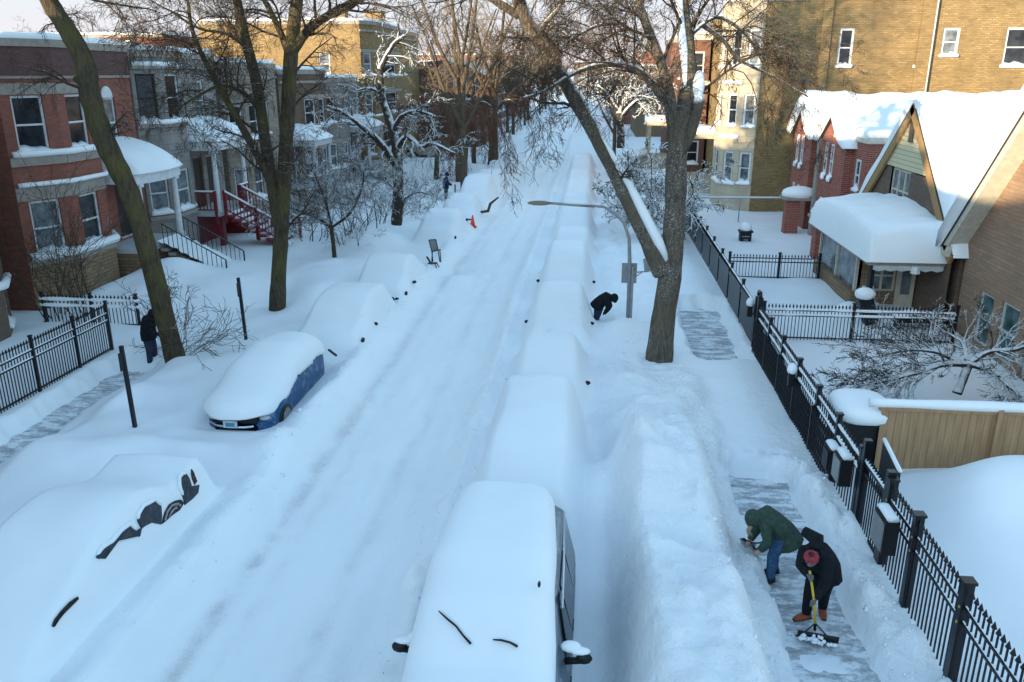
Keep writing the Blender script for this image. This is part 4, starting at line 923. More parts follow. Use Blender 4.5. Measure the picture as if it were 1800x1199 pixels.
r = empty('lattice_screen', (FXn-.1, 18, 0), 'purple-grey diagonal lattice on the walk side of the right iron fence', 'screen')
g = MB()
for k in range(56):
    y = 14.9+k*.14
    g.bar((FXn-.09, y, .35), (FXn-.09, y+.5, 1.35), .008, .03, (1,0,0)); g.bar((FXn-.105, y+.5, .35), (FXn-.105, y, 1.35), .008, .03, (1,0,0))
g.build('lattice', M['iron'], r)
for k in range(5): g = MB(); g.box(FXn-.12, FXn-.07, 14.85+k*1.66, 14.9+k*1.66, .3, 1.4); g.build('post', M['iron'], r)
# tall double gate post with snow-capped lamp, further snow-capped lantern
def lantern(x, y, z, label):
    r = empty('fence_lamp', (x, y, z), label, 'lamp'); g = MB(); g.box(x-.07, x+.07, y-.07, y+.07, z-.35, z-.02); g.box(x-.02, x+.14, y-.02, y+.02, z-.3, z-.26); g.build('lamp_body', M['black'], r)
    g = MB(); g.ell((x, y, z+.06), (.12, .12, .14), 10, 7); g.build('snow_cap', M['snow'], r, True)
lantern(4.68, 23.6, 1.65, 'snow-capped box on the fence beside the tall gate post'); lantern(4.68, 18.2, 1.55, 'snow-capped box halfway along the lattice fence')
r = empty('gate_frame', (4.86, 23.25, 0), 'tall black double gate post on the right fence by the far shovelled walk', 'gate post')
for yy, h in ((23.05, 2.0), (23.4, 1.95)):
    g = MB(); g.box(4.78, 4.92, yy-.07, yy+.07, 0, h); g.build('post', M['iron'], r)
g = MB(); g.tube([(4.85, 23.05, 2.0), (4.85, 23.12, 2.12), (4.85, 23.33, 2.12), (4.85, 23.4, 2.0)], .05, 8); g.build('arch', M['iron'], r)
# open gate and mail boxes
r = empty('iron_gate', (4.85, 12.85, 0), 'black iron gate with tall posts and snowy top between the mail boxes', 'gate')
for yy in (12.25, 13.42): g = MB(); g.box(4.79, 4.91, yy-.06, yy+.06, 0, 2.05); g.build('post', M['iron'], r)
g = MB(); picket_run(g, (4.85, 12.32, 0), (4.85, 13.35, 0), .35, 1.7, .1, .02); g.bar((4.85, 12.3, 1.45), (4.85, 13.4, 1.45), .05, .04); g.bar((4.85, 12.3, .45), (4.85, 13.4, .45), .05, .04); g.bar((4.85, 12.3, 1.62), (4.85, 13.4, 1.62), .05, .04); lf = g.build('gate_leaf', M['iron'], r)
g = MB(); g.tube(subdiv((4.85, 12.3, 1.68), (4.85, 13.4, 1.68), 6), .04, 6); g.build('leaf_snow', M['snow'], lf, True)
g = MB(); g.prism([(4.97, 12.3, 1.15), (5.12, 13.5, 1.15), (5.12, 13.5, 2.0), (4.97, 12.3, 2.0)], (.04, 0, 0)); g.build('gate_panel', M['iron'], r, fix=True)
g = MB(); g.tube(subdiv((4.99, 12.3, 2.03), (5.14, 13.5, 2.03), 6), .04, 6); g.build('panel_snow', M['snow'], r, True)
def mailbox(x, y0, y1, z0, z1, label, m='galv'):
    x += .06; yc_ = (y0+y1)/2; y0, y1 = yc_-(y1-y0)*.4, yc_+(y1-y0)*.4; z0 += .14
    r = empty('mailbox', (x, (y0+y1)/2, z0), label, 'mailbox'); g = MB(); g.box(x-.30, x-.09, y0, y1, z0, z1); g.build('box', M['black'], r)
    g = MB(); g.box(x-.325, x-.305, y0+.03, y1-.03, z0+.05, z1-.04); g.build('door', M[m], r)
    g = MB(); k = 8; g.tube(subdiv((x-.19, y0+.02, z1+.04), (x-.19, y1-.02, z1+.04), 6), .10, 8, True, .5); g.build('snow_cap', M['snow'], r, True)
mailbox(4.82, 11.42, 12.05, .85, 1.55, 'grey-fronted black mailbox on the fence just this side of the gate'); mailbox(4.82, 13.75, 14.3, .8, 1.45, 'grey-fronted mailbox on the fence beyond the gate')
mailbox(4.82, 14.45, 14.95, .7, 1.3, 'black box on the fence, farthest of the boxes beyond the gate', 'black')
r = empty('storage_bin', (5.75, 16.1, 0), 'black storage bin under a thick rounded snow slab behind the gate', 'bin')
g = MB(); g.box(5.2, 6.1, 15.8, 16.9, 0, 1.25); g.box(5.15, 6.15, 15.75, 16.95, 1.25, 1.33); g.build('bin_body', M['black'], r)
g = MB(); k = 18; rings = []
for z, s in ((1.33, 1.0), (1.4, 1.1), (1.52, 1.12), (1.63, 1.02), (1.69, .8), (1.71, .4)):
    rings.append(len(g.v))
    for i in range(28):
        a = 2*math.pi*i/28; c, s2 = math.cos(a), math.sin(a); q = (abs(c)**3.2+abs(s2)**3.2)**(-1/3.2); g.v.append((5.65+.52*s*q*c, 16.35+.62*s*q*s2, z))
for a, b in zip(rings, rings[1:]):
    for i in range(28): j = (i+1) % 28; g.f.append((a+i, a+j, b+j, b+i)); g.m.append(0)
g.f.append(tuple(rings[-1]+i for i in range(28))); g.m.append(0); g.build('snow_cap', M['snow_cap'], r, True)
iron_fence('iron_fence', 'black cross fence with snowy top rail in front of the near brick house yard', (5.2, 24.2), (10.75, 24.2), [.02, 2.6, 5.5], zt=1.45, rails=(.5, 1.18, 1.34), snowr=.036, pw=.08, sp=.1)
iron_fence('iron_fence', 'farther black cross fence left of the snow-heaped porch', (5.4, 32), (8.9, 32), [.02, 1.9, 3.4], zt=1.32, rails=(.5, 1.1, 1.25), snowr=.0, pw=.09, sp=.12)
r = empty('pipe_rail', (7.8, 45, 0), 'single pipe rail with snow on it before the yellow apartment building', 'railing')
g = MB(); g.tube([(5.2, 45, 1.7), (10.5, 45, 1.74)], .03, 6); pi = g.build('rail', M['galv'], r); g = MB()
for x in (5.25, 7.9, 10.4): g.tube([(x, 45, 0), (x, 45, 1.72)], .03, 6)
g.build('post', M['galv'], r); g = MB(); g.tube(subdiv((6.1, 45, 1.76), (10.4, 45, 1.79), 10), .035, 6); g.build('rail_snow', M['snow'], pi, True)
iron_fence('iron_fence', 'black spear-topped iron fence along the left walk', (-13.65, 12.6), (-13.6, 21.4), [.1, 1.75, 3.6, 5.5, 7.2, 8.75], zt=1.74, rails=(.5, 1.32, 1.52), snowr=.018, pw=.065, sp=.105)
iron_fence('iron_fence', 'short iron fence return with snowy rails before the red brick bay', (-17.2, 23.6), (-13.9, 23.6), [.1, 1.7, 3.2], zt=1.35, rails=(.5, 1.05, 1.25), snowr=.06, pw=.07, sp=.12)
# cedar fence
r = empty('board_fence', (9, 15.7, 0), 'new cedar board fence with a thick strip of snow on top', 'fence')
g = MB(); x = 5.85; rr = random.Random(3)
while x < 14: w_ = .14; g.box(x, x+w_-.006, 15.7, 15.72+.004*rr.random(), 0, 1.68); x += w_
g.build('boards', M['wood_fence'], r)
g = MB(); g.box(5.8, 14, 15.66, 15.76, 1.684, 1.76); g.build('top_rail', M['wood_fence'], r)
for x in (8.0, 10.4, 12.8): g = MB(); g.box(x, x+.1, 15.62, 15.695, 0, 1.84); g.build('post', M['wood_fence'], r)
g = MB(); pp = subdiv((5.6, 15.72, 1.83), (14, 15.72, 1.83), 40); g.tube(pp, [.10*(1+.35*float(vn(p.x, 3, .7, 3))) for p in pp], 8); g.build('top_snow', M['snow'], r, True)
# ------------------------------------------------------------ poles, lamp, signs
def square_post(x, y, zt, lean, label):
    r = empty('sign_post', (x, y, 0), label, 'sign post'); g = MB(); g.bar((x, y, -.1), (x+lean, y, zt), .075, .075); g.build('post', M['iron'], r)
    g = MB(); g.obox((x+lean+.02, y-.09, zt-.32), (.012, 0, 0), (0, .09, 0), (0, 0, .2)); g.build('sign_plate', M['black'], r)
square_post(-9.87, 15.9, 2.46, -.05, 'black sign post standing alone, nearest on the left parkway'); square_post(-9.98, 22.3, 2.42, -.06, 'black sign post between the blue car and the twin-trunk tree')
p = PY(800, 330, 47); square_post(p.x, 47, 2.0, 0, 'distant black sign post left of the orange cone')
r = empty('street_lamp', (1.28, 25.3, 0), 'grey curved-arm street lamp leaning over the buried cars', 'street lamp')
A = [(1103, 585), (1107, 470), (1106, 420), (1097, 392), (1080, 374), (1062, 364), (1035, 361)]
g = MB(); g.tube([PY(u, v, 25.3) for u, v in A], [.07, .06, .055, .05, .045, .04, .035], 10); g.build('pole', M['galv'], r, True)
g = MB(); g.tube([PY(1045, 363, 25.3), PY(990, 359, 25.3), PY(965, 357, 25.3)], .04, 8); g.build('mast_arm', M['galv'], r, True)
g = MB(); a = PY(948, 357, 25.3); g.ell(a, (.38, .13, .075), 12, 6); g.build('lamp_head', plain('bronze_lamp', (.28, .2, .15), .5), r, True)
g = MB(); g.tube([PY(1038, 359, 25.27), PY(990, 356.5, 25.3)], .03, 6); g.build('arm_snow', M['snow'], r, True)
r = empty('road_sign', (1.2, 25.6, 0), 'back of a grey sign plate on its thin pole beside the lamp', 'sign')
g = MB(); g.tube([PY(1108, 575, 25.15), PY(1113, 470, 25.15)], .035, 8); g.build('pole', M['galv'], r)
g = MB(); c = PY(1106, 480, 25.5); g.obox(c, (.235, 0, 0), (0, .012, 0), (0, 0, .32)); g.build('sign_plate', M['galv'], r)
r = empty('road_sign', PY(1140, 478, 24.9), 'small sign box on a bracket between lamp and big tree', 'sign')
g = MB(); g.bar(PY(1113, 479, 25.15), PY(1140, 477, 25.0), .04); g.bar(PY(1113, 490, 25.15), PY(1128, 479, 25.05), .03); g.build('bracket', M['galv'], r)
g = MB(); g.obox(PY(1138, 466, 24.9), (.11, .03, 0), (0, .02, 0), (-.03, 0, .2)); g.build('sign_plate', M['galv'], r)
# ------------------------------------------------------------ trees
def grow(g, rng, p, d, L, r, lvl, P):
    n = P.get('seg', 5) if lvl < P['lv'] else 4
    pts = [p.copy()]; step = L/n; q = p.copy(); dd = d.copy()
    for i in range(n):
        dd = (dd+Vector((rng.gauss(0,1), rng.gauss(0,1), rng.gauss(0,1)))*P['wig']+Vector((0,0,-1))*(P['droop']*(1+lvl*P.get('dl', .6)))+Vector((0,0,1))*P.get('up', 0)).normalized()
        q = q+dd*step; pts.append(q.copy())
    rad = [max(r*(1-.75*i/n), P['rmin']) for i in range(n+1)]
    g.tube(pts, rad, (5 if r > .03 else 4 if r > .015 else 3), cap=False)
    if lvl >= P['lv']: return
    k = P['kids'][min(lvl, len(P['kids'])-1)]
    for j in range(k):
        t = .2+.8*(j+rng.random())/k; f = min(t*n, n-.001); i = int(f); b = pts[i].lerp(pts[i+1], f-i); ax = (pts[i+1]-pts[i]).normalized()
        s = ax.cross(Vector((rng.gauss(0,1), rng.gauss(0,1), rng.gauss(0,1)))).normalized(); an = P['ang']*(.7+.6*rng.random())
        nd = (ax*math.cos(an)+s*math.sin(an)).normalized()
        grow(g, rng, b, nd, L*P['lr']*(.6+.6*rng.random())*(1-.35*t), max(rad[i]*P.get('rr', .55), P['rmin']), lvl+1, P)
def tree(name, label, limbs, P, seed, barkm='bark', twigm='twig', group=None, cat='tree', base=None, kids0=10, crown_name='crown', sides=10):
    """limbs: list of (pts, radii, twig count, twig length); first limb is the trunk"""
    rng = random.Random(seed); base = base or limbs[0][0][0]
    r = empty(name, (base[0], base[1], 0), label, cat, group)
    g = MB()
    for pts, rad, k, tl in limbs:
        # refine the polyline and roughen it
        pp = []; rrd = []
        for i in range(len(pts)-1):
            m = 5
            for j in range(m):
                t = j/m; a0 = Vector(pts[max(i-1,0)]); a = Vector(pts[i]); b = Vector(pts[i+1]); c = Vector(pts[min(i+2, len(pts)-1)])
                q = .5*((2*a)+(b-a0)*t+(2*a0-5*a+4*b-c)*t*t+(3*a-a0-3*b+c)*t**3); pp.append(q); rrd.append((rad[i]*(1-t)+rad[i+1]*t)*(1+.06*rng.uniform(-1, 1)))
        pp.append(Vector(pts[-1])); rrd.append(rad[-1]); g.tube(pp, rrd, sides)
    tk = g.build('trunk', M[barkm], r, True)
    g = MB()
    for pts, rad, k, tl in limbs:
        for j in range(k):
            t = (len(pts)-1)*(.12+.88*(j+rng.random())/k) if len(pts) > 1 else 0
            t = min(t, len(pts)-1.001); i = int(t); a = Vector(pts[i]); b = Vector(pts[i+1]); q = a.lerp(b, t-i); ax = (b-a).normalized(); rr0 = rad[i]*(1-(t-i))+rad[i+1]*(t-i)
            s = ax.cross(Vector((rng.gauss(0,1), rng.gauss(0,1), rng.gauss(0,1)))).normalized(); an = P['ang']*(.8+.6*rng.random())
            nd = (ax*math.cos(an)+s*math.sin(an)).normalized(); grow(g, rng, q, nd, tl*(.6+.7*rng.random()), min(rr0*.4, P.get('r0', .05)), 0, P)
    if g.v: g.build(crown_name, M[twigm], r, False)
    return r
def L(*uvY): return [PY(u, v, Y) for u, v, Y in uvY]
WEEP = dict(lv=3, kids=[7, 6, 5], wig=.16, droop=.03, dl=.9, ang=.75, lr=.62, rmin=.0045, r0=.05, seg=6)
UPR = dict(lv=3, kids=[6, 5, 4], wig=.14, droop=-.01, dl=0, ang=.65, lr=.6, rmin=.005, r0=.05, seg=5)
# big right tree
tree('street_tree', 'big snow-dusted tree with a long leaning limb on the right parkway', [
  (L((1157, 650, 21.9), (1166, 560, 22), (1180, 470, 22), (1187, 360, 22), (1190, 270, 22), (1203, 200, 22), (1213, 150, 22)), [.40, .335, .305, .28, .27, .255, .22], 0, 1),
  (L((1213, 170, 22), (1208, 90, 22), (1200, 20, 22), (1196, -90, 22)), [.24, .2, .17, .15], 5, 2.5),
  (L((1165, 480, 22), (1140, 425, 21.9), (1085, 310, 21.8), (1040, 225, 21.6), (985, 130, 21.4), (930, 45, 21.2), (905, -20, 21.1)), [.27, .235, .205, .19, .175, .165, .155], 3, 1.6),
  (L((912, 25, 21.2), (885, 8, 21.0), (850, -14, 20.8)), [.14, .12, .10], 2, 2),
  (L((1192, 260, 22), (1180, 190, 21.9), (1165, 120, 21.8), (1135, 40, 21.6), (1110, -30, 21.4)), [.24, .17, .13, .11, .09], 8, 2.6),
  (L((1180, 190, 21.9), (1140, 140, 21.5), (1110, 118, 21.2), (1060, 113, 20.6), (1010, 128, 20.2), (960, 158, 19.8), (920, 172, 19.4)), [.13, .10, .085, .07, .055, .04, .025], 13, 1.7),
  (L((1100, 40, 21.5), (1050, 45, 21.0), (1000, 72, 20.5), (985, 90, 20.2)), [.05, .045, .04, .03], 8, 1.3),
  (L((985, 95, 21.4), (965, 70, 21), (955, 48, 20.6), (985, 10, 20.3), (1010, -40, 20)), [.09, .07, .055, .04, .03], 7, 1.5),
  (L((1230, 40, 22.2), (1270, 70, 22.6), (1300, 105, 23), (1360, 135, 23.5), (1420, 170, 24)), [.07, .055, .045, .03, .02], 14, 1.6),
  (L((1215, 60, 22), (1260, 30, 22.4), (1310, 60, 22.8), (1340, 110, 23.2)), [.06, .05, .04, .02], 10, 1.5),
  (L((1165, 110, 21.8), (1120, 70, 22.2), (1080, 60, 22.6), (1030, 85, 23), (985, 70, 23.4)), [.06, .05, .04, .03, .02], 10, 1.5)],
  WEEP, 11, 'bark_big')
rt = [o for o in col.objects if o.name.startswith('street_tree') and o.parent is None][0]
g = MB(); q_ = Vector((.09, -.12, .17)); g.tube([p+q_*k for p, k in zip(L((1166, 470, 22), (1150, 435, 21.9), (1125, 385, 21.8), (1100, 335, 21.8), (1075, 290, 21.7), (1050, 245, 21.6)), (1.0, 1.05, 1.0, .95, .85, .8))], [.10, .17, .16, .13, .09, .03], 8, True, .8); g.build('limb_snow', M['snow'], rt, True)
g = MB(); g.tube(L((1192, 275, 21.95), (1212, 235, 21.9), (1226, 190, 21.85), (1230, 165, 21.85)), [.16, .17, .15, .13], 9); g.build('broken_stub', M['bark_big'], rt, True)
g = MB(); g.ell(PY(1228, 150, 21.8), (.15, .14, .36), 10, 8); g.build('stub_snow', M['snow'], rt, True)
g = MB(); g.tube([p+Vector((-.10, -.13, .02)) for p in L((1212, 160, 22), (1208, 90, 22), (1202, 30, 22), (1197, -60, 22))], [.06, .14, .12, .10], 8, True, .8); g.build('trunk_snow', M['snow'], rt, True)
# broken snow-plastered patch on its forked stub
tree('street_tree', 'leaning knobbly tree beside the left walk in front of the red brick house', [
  (L((312, 645, 20.4), (290, 560, 20.5), (262, 450, 20.5), (228, 340, 20.5), (185, 250, 20.4), (160, 175, 20.3), (148, 110, 20.2), (120, 55, 20.1), (88, 5, 20), (60, -60, 20)), [.28, .26, .25, .25, .265, .25, .24, .22, .20, .19], 5, 1.4),
  (L((145, 85, 20.2), (130, 75, 20.3), (127, 72, 20.35)), [.16, .12, .09], 0, 1), (L((150, 148, 20.2), (133, 136, 20.2)), [.14, .10], 0, 1),
  (L((88, 5, 20), (120, -40, 20.2), (170, -80, 20.5), (230, -220, 20.8), (260, -420, 21)), [.12, .10, .09, .07, .05], 22, 3), (L((60, -60, 20), (40, -200, 20), (60, -360, 20), (20, -520, 20)), [.22, .24, .2, .15], 24, 3)], WEEP, 12, 'bark')
tree('street_tree', 'tall mossy twin-trunk tree beside the twin sign post on the left parkway', [
  (L((487, 556, 25.8), (490, 480, 25.8), (495, 400, 25.8), (500, 300, 25.8), (506, 200, 25.8), (512, 90, 25.8), (522, 0, 25.8), (530, -80, 25.8)), [.28, .25, .235, .225, .215, .205, .18, .16], 5, 2),
  (L((492, 400, 25.8), (478, 320, 25.8), (465, 240, 25.7), (452, 150, 25.6), (432, 70, 25.5), (412, -20, 25.4)), [.21, .19, .18, .17, .155, .13], 6, 2.2),
  (L((488, 345, 25.8), (452, 272, 25.4), (412, 200, 25.0), (372, 130, 24.6), (340, 60, 24.2), (330, 0, 24)), [.15, .12, .10, .08, .06, .04], 16, 2.0),
  (L((462, 200, 25.7), (430, 165, 25.3), (390, 150, 24.8), (345, 170, 24.4), (300, 200, 24.1)), [.09, .07, .06, .045, .03], 12, 1.8),
  (L((516, 90, 25.8), (545, 50, 25.6), (590, 20, 25.4), (650, -10, 25)), [.15, .13, .12, .1], 8, 2.4),
  (L((508, 95, 25.8), (490, 50, 25.9), (465, 0, 26)), [.12, .10, .08], 7, 2.2),
  (L((440, 90, 25.5), (400, 60, 25.2), (350, 50, 24.8), (300, 20, 24.4)), [.07, .05, .04, .025], 12, 2),
  (L((530, -80, 25.8), (545, -220, 25.9), (520, -380, 26), (560, -560, 26)), [.16, .13, .1, .06], 16, 3), (L((412, -20, 25.4), (385, -160, 25.2), (400, -340, 25), (360, -520, 25)), [.14, .12, .09, .05], 16, 3), (L((545, -220, 25.9), (620, -330, 26), (700, -450, 26)), [.09, .07, .04], 12, 2.6)],
  dict(WEEP, droop=.015), 13, 'bark')
SNOWY = dict(lv=3, kids=[4, 3, 3], wig=.22, droop=.02, dl=.3, ang=.8, lr=.62, rmin=.010, r0=.06, seg=5)
tree('street_tree', 'gnarled tree with thick snow along every limb, left of the road in mid distance', [
  (L((697, 395, 37), (700, 330, 37), (698, 275, 37), (690, 230, 37), (672, 170, 37), (668, 115, 37)), [.26, .24, .22, .19, .15, .12], 10, 1.2),
  (L((696, 290, 37), (668, 250, 36.6), (640, 225, 36.2), (605, 198, 36), (575, 188, 35.8)), [.18, .15, .13, .1, .07], 14, 1.3),
  (L((697, 262, 37), (715, 240, 36.8), (740, 258, 36.5), (760, 252, 36.3), (800, 270, 36)), [.15, .13, .11, .09, .05], 14, 1.1),
  (L((690, 235, 37), (705, 205, 36.8), (735, 195, 36.5), (765, 205, 36.2)), [.13, .11, .09, .05], 12, 1.1),
  (L((672, 165, 37), (650, 155, 37), (625, 160, 37)), [.09, .07, .04], 10, 1.1),
  (L((669, 120, 37), (690, 80, 37), (712, 62, 37)), [.12, .10, .08], 8, 1.4)], SNOWY, 14, 'twig_snow', 'twig_snow')
tree('young_tree', 'small dark spreading tree in front of the left shrubs', [
  (L((589, 465, 33.5), (586, 430, 33.5), (582, 398, 33.5)), [.11, .09, .08], 0, 1),
  (L((583, 400, 33.5), (550, 380, 33.3), (512, 366, 33)), [.07, .055, .04], 16, 1.5), (L((583, 400, 33.5), (572, 355, 33.6), (555, 310, 33.7)), [.06, .05, .03], 18, 1.5),
  (L((583, 400, 33.5), (615, 375, 33.4), (635, 335, 33.3), (640, 300, 33.2)), [.06, .05, .035, .02], 18, 1.5)], dict(UPR, wig=.2, kids=[6, 6, 4]), 15, 'twig', 'twig_snow')
tree('young_tree', 'thin snowy sapling at the foot of the gnarled snowy tree', [
  (L((703, 392, 35), (706, 370, 35), (712, 350, 35)), [.06, .05, .04], 6, 1.0), (L((712, 350, 35), (735, 338, 35), (760, 345, 35)), [.04, .03, .02], 12, .9), (L((709, 360, 35), (690, 330, 35), (672, 315, 35)), [.04, .03, .02], 12, .9)], dict(UPR, wig=.22), 16, 'twig', 'twig_snow')
def shrub(name, label, x, y, z, h, w, n, seed, twigm='twig_snow', P=None, spread=1.0, cat='shrub', group=None, rad=.03):
    rng = random.Random(seed); r = empty(name, (x, y, 0), label, cat, group); g = MB(); P = P or dict(lv=2, kids=[6, 4], wig=.2, droop=.01, dl=.3, ang=.6, lr=.6, rmin=.006, seg=5)
    for i in range(n):
        a = rng.uniform(0, 6.283); q = rng.random()**.5; bx = x+w*.4*q*math.cos(a); by = y+w*.4*q*math.sin(a)
        d = Vector((math.cos(a)*spread*q, math.sin(a)*spread*q, 1)).normalized(); grow(g, rng, Vector((bx, by, z)), d, h*(.6+.5*rng.random()), rad, 0, P)
    g.build('stems', M[twigm], r); return r
shrub('bare_shrub', 'bare suckers sprouting round the base of the leaning tree', -11.3, 20.6, .4, 2.1, .5, 13, 21, 'twig', spread=1.1, rad=.012)
for i, (u, v, Y, h, w, n) in enumerate([(545, 375, 38, 3.0, 2.2, 12), (600, 360, 39, 3.2, 2.4, 13), (650, 350, 41, 3.0, 2.4, 12), (690, 330, 44, 3.0, 2.2, 10), (735, 320, 47, 3.0, 2.2, 10), (520, 350, 41, 2.6, 2, 9), (625, 395, 35.5, 1.4, 1.6, 8)]):
    p = PY(u, v, Y); shrub('snowy_shrub', ['snowy dark shrub right of the red staircase', 'snow-laced shrub behind the small spreading tree', 'snow-laced shrub left of the gnarled snowy tree', 'snowy shrub behind the gnarled snowy tree', 'snowy shrub right of the gnarled snowy tree', 'dark shrub against the beige row house', 'low snowy shrub right of the small spreading tree'][i], p.x, Y, .4, h, w, n, 30+i, spread=.8)
for i, (x, y) in enumerate([(-16.0, 24.2), (-16.9, 23.9)]): shrub('bare_shrub', ['tall bare shrub in the gap left of the red brick bay', 'bare climbing shrub against the edge house corner'][i], x, y, .3, 4.2, .9, 9, 50+i, 'twig', spread=.3, rad=.02)
# low spreading tree in the right yard
tree('yard_tree', 'low spreading snow-laden tree by the near brick house', [
  (L((1682, 692, 18.9), (1692, 668, 19), (1705, 635, 19.1)), [.11, .10, .10], 0, 1),
  (L((1700, 640, 19.1), (1660, 640, 18.8), (1610, 655, 18.5), (1560, 668, 18.3), (1510, 678, 18.1)), [.08, .07, .055, .04, .02], 22, 1.0),
  (L((1698, 645, 19.1), (1650, 620, 19.3), (1600, 615, 19.6), (1550, 625, 19.9)), [.07, .05, .04, .02], 20, 1.0),
  (L((1705, 638, 19.1), (1740, 618, 19), (1780, 615, 18.8), (1830, 600, 18.6)), [.08, .06, .05, .03], 14, 1.0),
  (L((1705, 640, 19.1), (1735, 650, 18.6), (1765, 672, 18.2), (1800, 700, 17.8)), [.08, .06, .05, .03], 14, .9),
  (L((1700, 635, 19.1), (1690, 600, 19.8), (1650, 580, 20.5)), [.06, .04, .025], 14, 1.0)], dict(WEEP, droop=.01, kids=[5, 4, 3], wig=.13, ang=.55, rmin=.006), 61, 'twig_snow', 'twig_snow')
# snow-laden evergreen-like bush by the walk, mid right
for i, (u, v, Y, h, w, n) in enumerate([(1150, 330, 40, 3.6, 2.2, 14), (1170, 300, 46, 3.8, 2.2, 10), (1085, 270, 52, 1.8, 2.6, 9)]):
    p = PY(u, v, Y); shrub('snowy_shrub', ['bushy snow-clotted shrub just left of the big tree', 'snow-clotted shrub behind the big tree trunk', 'low bare shrub under the pollarded tree'][i], p.x, Y, .4, h, w, n, 70+i, 'twig_snow' if i < 2 else 'twig', dict(lv=3, kids=[6, 5, 4], wig=.25, droop=.03, dl=.2, ang=.8, lr=.55, rmin=.018 if i < 2 else .008, seg=4), spread=.7)
tree('pollard_tree', 'pollarded snow-dusted tree right of the road in mid distance', [
  (L((1091, 260, 62), (1091, 225, 62), (1088, 195, 62)), [.3, .26, .24], 0, 1), (L((1088, 200, 62), (1070, 170, 62), (1050, 150, 62)), [.2, .16, .12], 14, 2.2), (L((1090, 200, 62), (1100, 165, 62), (1095, 130, 62)), [.2, .16, .1], 14, 2.2), (L((1091, 205, 62), (1115, 180, 62), (1128, 175, 62)), [.16, .14, .1], 12, 2)], dict(SNOWY, rmin=.022, ang=.7), 81, 'twig_snow', 'twig_snow')
# red-brown weeping twigs in front of the gabled red house
WP2 = dict(lv=3, kids=[5, 4, 4], wig=.14, droop=.13, dl=.9, ang=.8, lr=.7, rmin=.008, r0=.05, seg=6)
M['twig_red'] = bark_mat('red_brown_weeping_twigs', (.24,.10,.07), (.15,.07,.05), (.13,.07,.05), .3, .8, 1.1)
for i, (u, Y) in enumerate([(765, 62), (815, 66), (860, 72)]):
    b = PY(u, 300, Y); x = b.x
    tree('weeping_tree', ['left of the three red-twigged weeping trees before the dark red house', 'middle red-twigged weeping tree before the dark red house', 'right red-twigged weeping tree nearest the road'][i], [([Vector((x, Y, 0)), Vector((x+.2, Y, 2.5)), Vector((x, Y, 4.6))], [.22, .18, .14], 8, 2.2), ([Vector((x, Y, 3.8)), Vector((x-1.6, Y-.5, 5.6)), Vector((x-2.6, Y-1, 5.6))], [.12, .09, .05], 12, 2.4), ([Vector((x, Y, 4.2)), Vector((x+1.5, Y-1, 5.9)), Vector((x+2.5, Y-1.5, 5.6))], [.12, .09, .05], 12, 2.4)], WP2, 90+i, 'bark', 'twig_red')
# protos of the tall bare street trees
def tall(seed, x, y, H, label, twigm='twig_mid', lean=0, P=None, k=1.0, group=None, name='bare_tree', nb=6):
    rng = random.Random(seed); base = Vector((x, y, 0)); tr = [base, base+Vector((lean*.3, 0, H*.22)), base+Vector((lean*.6, .1, H*.42)), base+Vector((lean, 0, H*.6))]
    limbs = [(tr, [H*.017, H*.014, H*.012, H*.009], 2, H*.2)]
    for i in range(nb):
        a = 2*math.pi*(i+rng.random()*.6)/nb; s = Vector((math.cos(a), math.sin(a), 0)); b = tr[1].lerp(tr[3], rng.random()*.9)
        limbs.append(([b, b+s*H*.10+Vector((0,0,H*.17)), b+s*H*.17+Vector((0,0,H*.34)), b+s*H*.24+Vector((0,0,H*.48))], [H*.010, H*.0075, H*.005, H*.003], int(7*k), H*.17))
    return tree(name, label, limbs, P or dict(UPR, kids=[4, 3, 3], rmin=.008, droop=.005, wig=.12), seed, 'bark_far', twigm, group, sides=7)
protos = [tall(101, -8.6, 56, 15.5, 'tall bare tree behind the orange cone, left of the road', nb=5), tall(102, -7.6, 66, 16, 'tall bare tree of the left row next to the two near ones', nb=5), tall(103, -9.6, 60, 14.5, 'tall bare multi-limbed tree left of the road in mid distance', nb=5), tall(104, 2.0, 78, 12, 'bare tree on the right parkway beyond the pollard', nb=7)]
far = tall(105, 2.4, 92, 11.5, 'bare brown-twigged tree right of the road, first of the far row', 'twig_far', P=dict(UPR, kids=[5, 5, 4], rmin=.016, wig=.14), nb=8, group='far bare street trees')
rng = random.Random(9); y = 74
spots = []
while y < 330:
    spots.append((-9.6-.008*y+rng.uniform(-1, .8), y+rng.uniform(-2, 2))); spots.append((3.2+rng.uniform(-.5, 1.6), y+24+rng.uniform(-2, 2)))
    if rng.random() < .7: spots.append((-13+rng.uniform(-2, 2), y+rng.uniform(0, 4)))
    y += 18 if y < 160 else 26
for i, (x, y) in enumerate(spots):
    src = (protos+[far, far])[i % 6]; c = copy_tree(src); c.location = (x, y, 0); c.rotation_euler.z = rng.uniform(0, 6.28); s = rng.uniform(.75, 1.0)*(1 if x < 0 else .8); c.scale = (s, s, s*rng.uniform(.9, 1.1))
    c['label'] = 'bare tree in the far row left of the road' if x < -5 else 'bare tree in the far row right of the road'; c['group'] = 'far bare trees left of the road' if x < -5 else 'far bare trees right of the road'; c.name = 'bare_tree'
